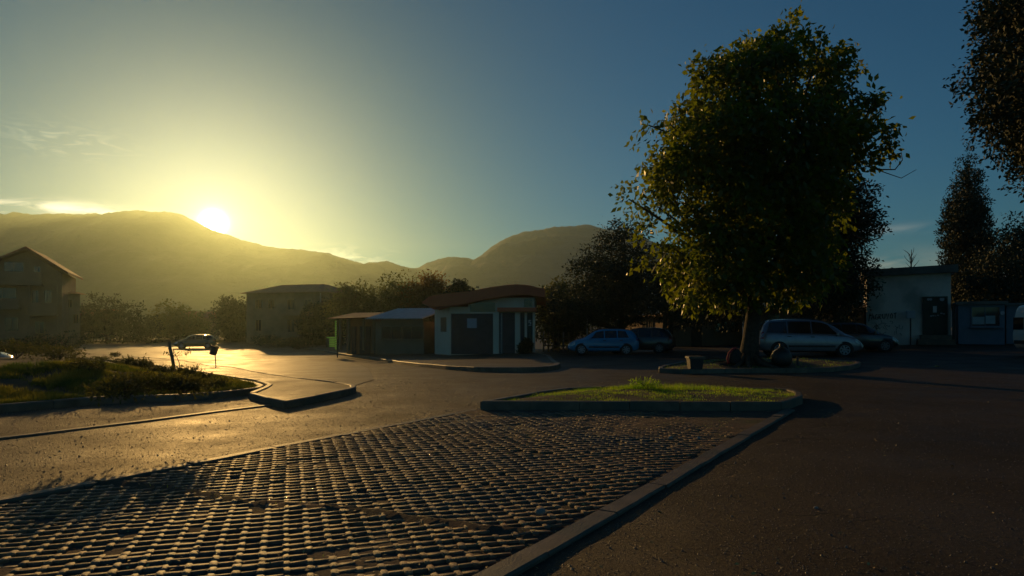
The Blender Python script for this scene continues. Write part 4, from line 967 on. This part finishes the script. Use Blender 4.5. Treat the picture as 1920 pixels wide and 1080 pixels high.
windows(rt, K, ((1206,600,1212,614),(1218,600,1224,614)))

# picket fence and poles by the kiosk
a, b = fpts(1019, 1066, 44, 43); K = Front(a, b); kz = gh(a.x, a.y)+.05
rt = thing('picket_fence', 'low weathered fence between the orange roofed kiosk and the blue car', 'fence', (a.x, a.y, kz))
for i in range(6):
    m = MB(); x = K.L*i/5; q = K.pt(x, 0, 0); m.box((q.x, q.y, kz+.62), (.07,.07,1.3), K.rz); part(rt, 'post', m, 'metal' if i in (0,4) else 'wood')
for z in (.35, .8):
    m = MB(); K.box(m, 0, K.L, .04, .07, kz+z, kz+z+.08); part(rt, 'rail', m, 'wood')
q = P(1101, 640, 42.5); rt = thing('pole', 'thin pale metal pole standing behind the blue hatchback', 'pole', (q.x, q.y, gh(q.x, q.y)))
part(rt, 'pole', MB().tube([(q.x, q.y, gh(q.x, q.y)), P(1101, 594, 42.5)], .045, 8), 'metal'); part(rt, 'cap', MB().tube([P(1101,594,42.5), P(1101,592.5,42.5)], [.05,.02], 8), 'metal')

# litter bin on a post in front of the sunlit road
q = G(405, 688, .10); rt = thing('litter_bin', 'tilted litter bin on a thin post against the bright road', 'litter bin', q)
d_ = q.y; part(rt, 'post', MB().tube([q, P(404, 676, d_), P(403, 655, d_)], .022, 8), 'metal')
c = P(401, 657, d_); Mx = Matrix.Translation(c) @ Matrix.Rotation(R(14), 4, 'Y')
part(rt, 'basket', MB().lathe([(.10,-.19),(.14,-.17),(.155,.15),(.165,.16),(.165,.19),(.14,.19),(.13,-.1),(0,-.12)], n=14, M=Mx), 'darkmetal')

# ================================================================== VEHICLES
def car(name, label, cat, loc, rz, ST, paint, wb, wr, sidewins, shield, rearwin, group=None, mould=None, W_=1.0, handles=(), rails=False, rimc='rim', lights=True, mirror=None, van=False):
    rt = thing(name, label, cat, loc, rz, group)
    S_ = np.array(ST, float); xs_ = np.linspace(S_[0,0], S_[-1,0], 72)
    D = np.array([[np.interp(x, S_[:,0], S_[:,k]) for k in range(1, 6)] for x in xs_]); ker = np.array([.25,.5,.25]); 
    for _ in range(3):
        E = D.copy()
        for k in range(5): E[1:-1,k] = np.convolve(D[:,k], ker, 'valid')
        D = E
    def prof(x): return [np.interp(x, xs_, D[:,k]) for k in range(5)]
    def half(x, z):
        zb, zl, zt, w, wr_ = prof(x)
        if z <= zl: return w-.015-.02*max(0, (z-zl+.12))/.12*1
        return (w-.035)+(wr_-(w-.035))*min(1, (z-zl)/max(.05, zt-.07-zl))
    rows = []
    for x, (zb, zl, zt, w, wr_) in zip(xs_, D):
        h = [(0,zb),(w-.12,zb),(w-.03,zb+.06),(w-.005,zb+.17),(w,zb+.5*(zl-zb)),(w-.012,zl-.06),(w-.035,zl),(wr_+(w-.035-wr_)*.45,zl+(zt-.07-zl)*.55),(wr_,zt-.07),(wr_-.05,zt-.03),(wr_-.16,zt-.005),(0,zt+.012)]
        rows.append([(x, y, z) for y, z in h]+[(x, -y, z) for y, z in h[-2:0:-1]])
    n = len(rows[0]); m = MB(); m.rings([p for r in rows for p in r], n, True)
    me_o = m.build('body', paint, rt, True)
    md = me_o.modifiers.new('edge', 'EDGE_SPLIT'); md.split_angle = R(38)
    # wheels
    for sx, x in enumerate(wb):
        zb, zl, zt, w, _ = prof(x)
        for sy in (1, -1):
            T = Matrix.Translation((x, sy*(w-.02), wr)) @ Matrix.Rotation(R(-90)*sy, 4, 'X')
            am = MB(); am.lathe([(wr*.6,-.10),(wr+.055,-.10),(wr+.055,.021),(wr*.6,.021)], n=28, M=T); am.build('wheel_arch', M['trim'], rt, True)
            wm = MB(); wm.lathe([(wr*.5,-.17),(wr-.02,-.17),(wr,-.14),(wr,.015),(wr-.02,.045),(wr*.68,.05),(wr*.66,.02),(wr*.5,.02)], n=28, M=T); wo = wm.build('wheel', M['rubber'], rt, True)
            rm = MB(); rm.lathe([(0,.03),(wr*.16,.036),(wr*.2,.026),(wr*.22,.012)], n=20, M=T); 
            for k in range(7):
                a_ = 2*math.pi*k/7; rm.box((math.cos(a_)*wr*.4, math.sin(a_)*wr*.4, .020), (.01,.01,.01), M=T) if False else None
                c0, s0 = math.cos(a_), math.sin(a_); e = .05
                q = [Vector((c0*r-s0*t, s0*r+c0*t, z)) for r, t, z in ((wr*.16,-e*.8,.026),(wr*.16,e*.8,.026),(wr*.64,e*.6,.034),(wr*.64,-e*.6,.034))]; q2 = [p-Vector((0,0,.03)) for p in q]
                rm.add([T @ p for p in q2+q], [(0,3,2,1),(4,5,6,7),(0,1,5,4),(1,2,6,5),(2,3,7,6),(3,0,4,7)])
            rm.lathe([(wr*.69,.0),(wr*.69,.05),(wr*.62,.048),(wr*.60,.0)], n=28, M=T); rm.lathe([(0,-.02),(wr*.66,-.02)], n=28, M=T, cap=False)
            rm.build('rim', M[rimc], wo, True)
    # glass
    def strip(xa, xb, sy, zlo=None, zhi=None, sl0=0.0, sl1=0.0):
        q = MB(); k = 8; V = []
        for i in range(k+1):
            t = i/k; xb_ = xa+(xb-xa)*t; V_r = []
            for j in range(5):
                s = j/4
                x = (xa+sl0*s)*(1-t)+(xb+sl1*s)*t
                zb, zl, zt, w, wr_ = prof(x); z0 = (zlo or zl+.03); z1 = min(zhi or 9, zt-.095); z1 = max(z1, z0+.012)
                z = z0+(z1-z0)*s; V_r.append((x, sy*(half(x, z)+.006), z))
            V += V_r
        q.v = V; q.f = [(i*5+j, (i+1)*5+j, (i+1)*5+j+1, i*5+j+1) for i in range(k) for j in range(4)]
        if sy > 0: q.f = [f[::-1] for f in q.f]
        return q
    for sy in (1, -1):
        for (xa, xb, s0, s1) in sidewins: strip(xa, xb, sy, None, None, s0, s1).build('side_window', M['carglass'], rt, True)
        for xh in handles:
            zl = prof(xh)[1]; MB().bbox((xh, sy*(half(xh, zl-.12)+.012), zl-.11), (.17,.03,.035), .008).build('door_handle', M['trim'], rt)
        if mould:
            x0, x1 = mould[:2]; V = []; k = 14
            for i in range(k+1):
                x = x0+(x1-x0)*i/k; w = prof(x)[3]
                for z in mould[2:]: V.append((x, sy*(w+.010), z))
            q = MB(); q.v = V; q.f = [(2*i, 2*i+2, 2*i+3, 2*i+1) for i in range(k)]; q.build('side_moulding', M['trim'], rt)
        if mirror:
            x, z = mirror; y = half(x, z); MB().bbox((x, sy*(y+.11), z+.03), (.10,.19,.13), .025).build('mirror', paint, rt)
    for nm, (xa, xb) in (('windscreen', shield), ('rear_window', rearwin)):
        if xa is None: continue
        q = MB(); k = 10; V = []
        for i in range(k+1):
            x = xa+(xb-xa)*i/k; zb, zl, zt, w, wr_ = prof(x); hw = wr_-.055
            for j in range(7):
                y = -hw+2*hw*j/6; f = abs(y)/max(.1, wr_-.16); z = zt+.012-(.017*min(1, f))-max(0, (f-1))*.16+.010; V.append((x, y, z))
        q.v = V; q.f = [(i*7+j, (i+1)*7+j, (i+1)*7+j+1, i*7+j+1) for i in range(k) for j in range(6)]; q.build(nm, M['carglass'], rt, True)
    xf, xr = S_[-1,0], S_[0,0]
    for sy in (1, -1):
        for nm, x0, x1, z0, z1, mt_ in (('headlight', xf-.38, xf-.05, .60, .74, 'lampglass'), ('taillight', xr+.02, xr+.16, .78, 1.10, 'redlamp')):
            V = []; k = 6
            for i in range(k+1):
                x = x0+(x1-x0)*i/k; zb, zl, zt, w, wr_ = prof(x); a0, a1 = (z0, min(z1, zt-.02)) if nm == 'headlight' else (z0, min(z1, zt-.1))
                if nm == 'headlight': a0 = zl-.16; a1 = zl-.01
                for z in (a0, (a0+a1)/2, a1): V.append((x, sy*(half(x, z)+.012), z))
            q = MB(); q.v = V; q.f = [(3*i+j, 3*i+3+j, 3*i+4+j, 3*i+1+j) for i in range(k) for j in range(2)]
            if sy > 0: q.f = [f[::-1] for f in q.f]
            q.build(nm, M[mt_], rt, True)
    zf = prof(xf-.02); q = MB(); q.bbox((xf-.02, 0, zf[0]+.06), (.10, 1.25*zf[3], .12), .02); q.build('front_bumper', M['trim'], rt)
    zf = prof(xr+.02); q = MB(); q.bbox((xr+.01, 0, zf[0]+.08), (.10, 1.7*zf[3], .15), .02); q.build('rear_bumper', M['trim'], rt)
    if rails:
        for sy in (1, -1):
            pts = []
            for x in np.linspace(-1.75, .45, 10): zt, w2 = prof(x)[2], prof(x)[4]; e = 1 if abs(x+.65) < 1.05 else 0; pts.append((x, sy*(w2-.06), zt+.005+.035*e))
            MB().tube(pts, .014, 6).build('roof_rail', M['trim'], rt)
    return rt
HB = [(-1.93,.36,.74,.80,.70,.58),(-1.86,.26,.88,.98,.79,.64),(-1.72,.22,.93,1.20,.82,.60),(-1.48,.2,.92,1.37,.83,.57),(-.9,.19,.91,1.425,.84,.57),(0,.19,.89,1.42,.84,.57),(.4,.19,.88,1.34,.84,.57),(.78,.19,.865,1.12,.84,.60),(1.08,.19,.84,.91,.83,.68),(1.5,.19,.76,.81,.81,.67),(1.78,.24,.62,.68,.74,.6),(1.93,.32,.48,.54,.62,.5)]
MV = [(-2.16,.40,.84,.92,.76,.64),(-2.09,.28,1.0,1.15,.84,.66),(-1.96,.24,1.03,1.46,.86,.62),(-1.72,.22,1.02,1.60,.87,.60),(-1.0,.2,1.0,1.645,.87,.6),(0,.2,.98,1.64,.87,.6),(.5,.2,.97,1.575,.87,.6),(1.0,.2,.955,1.33,.87,.62),(1.42,.2,.93,1.02,.86,.70),(1.82,.22,.80,.87,.82,.68),(2.03,.28,.66,.72,.75,.62),(2.16,.36,.50,.56,.62,.5)]
HBW = [(-.02,.72,0,-.30),(-.72,-.08,0,0),(-1.38,-.78,.18,0)]; MVW = [(.02,1.12,0,-.42),(-.98,-.04,0,0),(-1.90,-1.04,.16,0)]
def face(u, v, d=None): pass
q = G(1130, 664.5); zc = q.z
car('hatchback', 'blue five door hatchback parked facing left behind the tree island', 'car', q, R(176), HB, M['bluepaint'], (-1.22, 1.20), .295, HBW, (.30,1.02), (-1.86,-1.5), mould=(-.85,.80,.40,.47), handles=(-.95,-.05), mirror=(.72,.90))
q = G(1203, 662); q.y += .6; q.z = gh(q.x, q.y)
car('hatchback', 'black hatchback parked nose in behind the tail of the blue hatchback', 'car', q, R(160), HB, M['blackpaint'], (-1.22, 1.20), .295, HBW, (.30,1.02), (-1.86,-1.5), handles=(-.95,-.05), mirror=(.72,.90), rimc='metal')
q = G(1527, 669); q.z = gh(q.x, q.y)+.0
car('minivan', 'silver minivan parked facing right behind the big tree trunk', 'minivan', q+Vector((0,.75,0)), R(-9), MV, M['silverpaint'], (-1.37, 1.33), .31, MVW, (.42,1.34), (-2.08,-1.74), mould=(-.98,.95,.42,.50), handles=(-.95,.02), rails=True, mirror=(1.02,.97))
q = P(1598, 660, 33.6); q.z = gh(q.x, q.y)
car('dark_car', 'dark car whose nose shows beyond the bonnet of the silver minivan', 'car', q, R(-6), HB, M['blackpaint'], (-1.22, 1.20), .295, HBW, (.30,1.02), (-1.86,-1.5), handles=(-.95,-.05), mirror=(.72,.90), rimc='metal')
q = P(366, 650, 70); q.z = gh(q.x, q.y)
car('hatchback', 'small grey green car parked far off beyond the sunlit road', 'car', q, R(200), HB, M['greenpaint'], (-1.22, 1.20), .295, HBW, (.30,1.02), (-1.86,-1.5), handles=(-.95,-.05), mirror=(.72,.90))
q = P(-66, 650, 33); q.z = gh(q.x, q.y)
car('dark_car', 'dark car with sun glints, only its end showing at the left edge', 'car', q, R(8), HB, M['blackpaint'], (-1.22, 1.20), .295, HBW, (.30,1.02), (-1.86,-1.5), mirror=(.72,.90))
VN = [(-2.45,.50,1.0,1.45,.80,.72),(-2.40,.34,1.05,1.90,.90,.78),(-2.28,.28,1.08,2.05,.94,.80),(-1.5,.26,1.08,2.12,.95,.80),(.6,.26,1.06,2.12,.95,.80),(1.0,.26,1.05,1.98,.95,.78),(1.5,.26,1.04,1.55,.94,.76),(1.85,.26,1.0,1.15,.92,.78),(2.2,.30,.88,.95,.86,.70),(2.42,.40,.66,.72,.74,.6)]
q = P(2046, 655, 27); q.z = gh(q.x, q.y)
vrt = car('van', 'white van with sunlit rounded rear corner cut by the right edge', 'van', q, R(-4), VN, M['whitepaint'], (-1.5, 1.5), .33, [(.45,1.45,0,-.35)], (1.0,1.7), (None,None), handles=(.35,), mirror=(1.3,1.1), mould=(-1.2,1.2,.45,.55))
for y in (-.45, .45): MB().bbox((-2.455, y, 1.30), (.03, .62, .5), .01).build('rear_window', M['carglass'], vrt)
MB().bbox((-2.475, -.62, .86), (.03,.12,.16), .02).build('rear_handle', M['trim'], vrt)

# ================================================================== SMALL THINGS
# pot near the left end of the tree island
q = G(1303, 690.5, .15); rt = thing('plant_pot', 'dark square pot with a pale rim on the left end of the tree island', 'pot', q)
z0 = q.z; m = MB(); ps = []
for w, z in ((.17,-.02),(.205,.30)): ps += [(q.x-w,q.y-w,z0+z),(q.x+w,q.y-w,z0+z),(q.x+w,q.y+w,z0+z),(q.x-w,q.y+w,z0+z)]
m.rings(ps, 4, True); part(rt, 'pot', m, 'binplastic')
m = MB().bbox((q.x, q.y, z0+.325), (.47,.47,.055), .015); part(rt, 'rim', m, 'kerb'); m = MB().box((q.x, q.y, z0+.354), (.36,.36,.01)); part(rt, 'soil', m, 'earth')
# backpack leaning on the trunk
q = P(1376, 664, tb.y-.35); q.z = gh(q.x, q.y)+.22; rt = thing('backpack', 'black backpack with red trim leaning on the left of the big trunk', 'bag', q)
m = MB(); m.lathe([(0,0),(.14,.01),(.19,.06),(.19,.25),(.16,.38),(.09,.46),(0,.48)], n=14, M=Matrix.Translation(q) @ Matrix.Rotation(R(10),4,'Y') @ Matrix.Diagonal((1,.7,1,1))); part(rt, 'pack', m, 'blackcloth', True)
m = MB(); m.tube([q+Vector((-.17,-.05,.02)), q+Vector((-.22,-.08,.16)), q+Vector((-.18,-.09,.34)), q+Vector((-.06,-.08,.46)), q+Vector((.06,-.05,.50))], [.03,.04,.035,.03,.02], 8); part(rt, 'red_strap', m, 'red', True)
# rubbish bag and its little post
q = G(1473, 687, .16); q.y += .3; rt = thing('rubbish_bag', 'bulging black bag standing on the tree island before the minivan wheel', 'bag', q)
m = MB(); Lz = [(0,0),(.22,.0),(.30,.12),(.31,.3),(.24,.46),(.10,.56),(.04,.60),(.07,.68),(0,.69)]; m.lathe(Lz, q, 18); rs_ = random.Random(8)
m.v = [(x+.035*mnoise.noise(Vector((x*7,y*7,z*7))), y+.035*mnoise.noise(Vector((x*7+9,y*7,z*7))), z+.02*mnoise.noise(Vector((x*6,y*6+4,z*6)))) for x, y, z in m.v]; part(rt, 'bag', m, 'bag', True)
m = MB().tube([q+Vector((0,0,.585)), q+Vector((0,0,.62))], .055, 10); part(rt, 'tie', m, 'trim')
q = G(1495, 686, .14); rt = thing('short_post', 'short dark stub post beside the black bag on the tree island', 'post', q)
part(rt, 'post', MB().tube([q-Vector((0,0,.05)), q+Vector((.01,0,.27))], .035, 8), 'darkmetal'); part(rt, 'cap', MB().tube([q+Vector((.01,0,.27)), q+Vector((.01,0,.285))], [.042,.03], 8), 'darkmetal')
# fallen branches left of the trunk
q = G(1352, 684, .16); rs_ = random.Random(12)
for i, (du, dv, ln, az, lb) in enumerate(((-12,-8,.8,8,'dark fallen branch lying left of the backpack, uppermost'),(2,-2,.75,-14,'forked fallen branch lying between the pot and the big trunk'),(10,2,.55,24,'short fallen branch nearest the roots of the big tree'))):
    c = G(1352+du, 684+dv, .16); d = Vector((math.cos(R(az)), math.sin(R(az)), 0)); m = MB()
    m.tube([c-d*ln/2+Vector((0,0,.03)), c+Vector((0,.02,.08)), c+d*ln/2+Vector((0,0,.05))], [.02,.028,.014], 6)
    for k in range(5):
        t = rs_.uniform(-.4,.4); s = c+d*ln*t+Vector((0,0,.06)); m.tube([s, s+Vector((rs_.uniform(-.2,.2), rs_.uniform(-.15,.1), rs_.uniform(.03,.16)))], [.012,.004], 5)
    o = m.build('fallen_branch', M['bark']); tag(o, lb, 'branch', 'fallen branches by the big tree')
# stones and fallen leaves
for u, v, s, lb in ((1013,962,.042,'fist sized stone lying on the paved bay near the thick kerb'),(1257,822,.03,'small pale pebble on the far right of the paved bay'),(1310,822,.026,'small pebble near the thick kerb, right of another pebble'),(1530,953,.018,'tiny pale pebble on the dark asphalt in the lower right')):
    q = G(u, v, .045 if u < 1400 else .0); m = MB(); m.lathe([(0,-.3*s),(s*.8,-.2*s),(s,.15*s),(s*.75,.6*s),(.35*s,.8*s),(0,.82*s)], q, 9); m.v = [(x+s*.25*mnoise.noise(Vector((x*30,y*30,z*30))), y, z) for x, y, z in m.v]
    tag(m.build('stone', M['stone'], None, True), lb, 'stone', 'loose stones')
q = G(1757, 688, .01); m = MB(); m.add([q+Vector((-.10,0,.0)), q+Vector((0,-.05,.03)), q+Vector((.11,0,.01)), q+Vector((0,.06,.05))], [(0,1,2,3)]); tag(m.build('fallen_leaf', M['paleleaf']), 'single yellow fallen leaf on the asphalt right of the tree island', 'leaf')
rg = np.random.default_rng(78); GV, GQ = [], []
sbp = ccw([tuple(p[:2]) for p in sb])
for i in range(60000):
    d = 3.2+15*rg.random()**1.5; x = rg.uniform(-.85, .85)*d
    if x > -.05*d and rg.random() < .55: continue
    if inpoly(x, d, bay) or inpoly(x, d, isl) or inpoly(x, d, mo) or inpoly(x, d, fp): continue
    z = gh(x, d)+(.013 if inpoly(x, d, sbp) else 0)-.0008; s_ = rg.uniform(.0018, .0052)*(1+d*.05)*(2.0 if rg.random() < .03 else 1); a_ = rg.uniform(0, 6.28); o = len(GV)
    for k in range(4):
        w = a_+k*1.57+rg.uniform(-.3,.3); GV.append((x+math.cos(w)*s_, d+math.sin(w)*s_, z))
    for k in range(4):
        w = a_+k*1.57+rg.uniform(-.4,.4); t_ = rg.uniform(.3,.75); GV.append((x+math.cos(w)*s_*t_, d+math.sin(w)*s_*t_, z+s_*rg.uniform(.5,1.1)))
    GQ += [(o+4,o+5,o+6,o+7)]+[(o+k,o+(k+1)%4,o+4+(k+1)%4,o+4+k) for k in range(4)]
M['grit'] = mat('grit', (.07,.05,.035), .42, (.26,.2,.14), 40)
o = npmesh('grit', GV, GQ, M['grit']); o['kind'] = 'stuff'; o['label'] = 'fine stone grit lying loose over the asphalt'; o['category'] = 'grit'
rg = np.random.default_rng(77); V = []
for i in range(900):
    if i < 500: u, v = rg.uniform(0, 1400), 770+310*rg.random()**.8
    else: u, v = rg.uniform(0, 1920), rg.uniform(690, 1080)
    q = G(u, v, .0)
    ib = inpoly(q.x, q.y, bay)
    if (i < 500) != ib or inpoly(q.x, q.y, isl) or inpoly(q.x, q.y, tis) or inpoly(q.x, q.y, mo) or inpoly(q.x, q.y, fp): continue
    z = q.z+(.044+sag(q.x, q.y) if ib else .022 if inpoly(q.x, q.y, [p[:2] for p in ccw([tuple(s_) for s_ in sb])]) else .006); s = rg.uniform(.006, .018); a_ = rg.uniform(0, 6.28); c0, s0 = math.cos(a_)*s, math.sin(a_)*s
    V += [(q.x-c0, q.y-s0, z), (q.x+s0*.5, q.y-c0*.5, z+rg.uniform(0, .4)*s), (q.x+c0, q.y+s0, z+rg.uniform(0,.5)*s), (q.x-s0*.5, q.y+c0*.5, z+rg.uniform(0,.8)*s)]
o = npmesh('leaf_litter', V, np.arange(len(V)).reshape(-1, 4), M['paleleaf']); o['kind'] = 'stuff'; o['label'] = 'scattered dry leaf bits and chips over the paving and asphalt'; o['category'] = 'litter'

# haze
hz = MB().box((0, 730, 92), (3600, 1700, 192))
hm = bpy.data.materials.new('haze'); hm.use_nodes = True; t = hm.node_tree
for n in list(t.nodes):
    if n.type == 'BSDF_PRINCIPLED': t.nodes.remove(n)
pvn = t.nodes.new('ShaderNodeVolumePrincipled'); pvn.inputs['Color'].default_value = (.74,1.0,.86,1); pvn.inputs['Density'].default_value = 0.00020; pvn.inputs['Anisotropy'].default_value = .80
t.links.new(pvn.outputs[0], t.nodes['Material Output'].inputs['Volume'])
o = hz.build('haze', hm); o['kind'] = 'stuff'; o['label'] = 'thin golden haze in the air in front of the mountains'; o['category'] = 'haze'
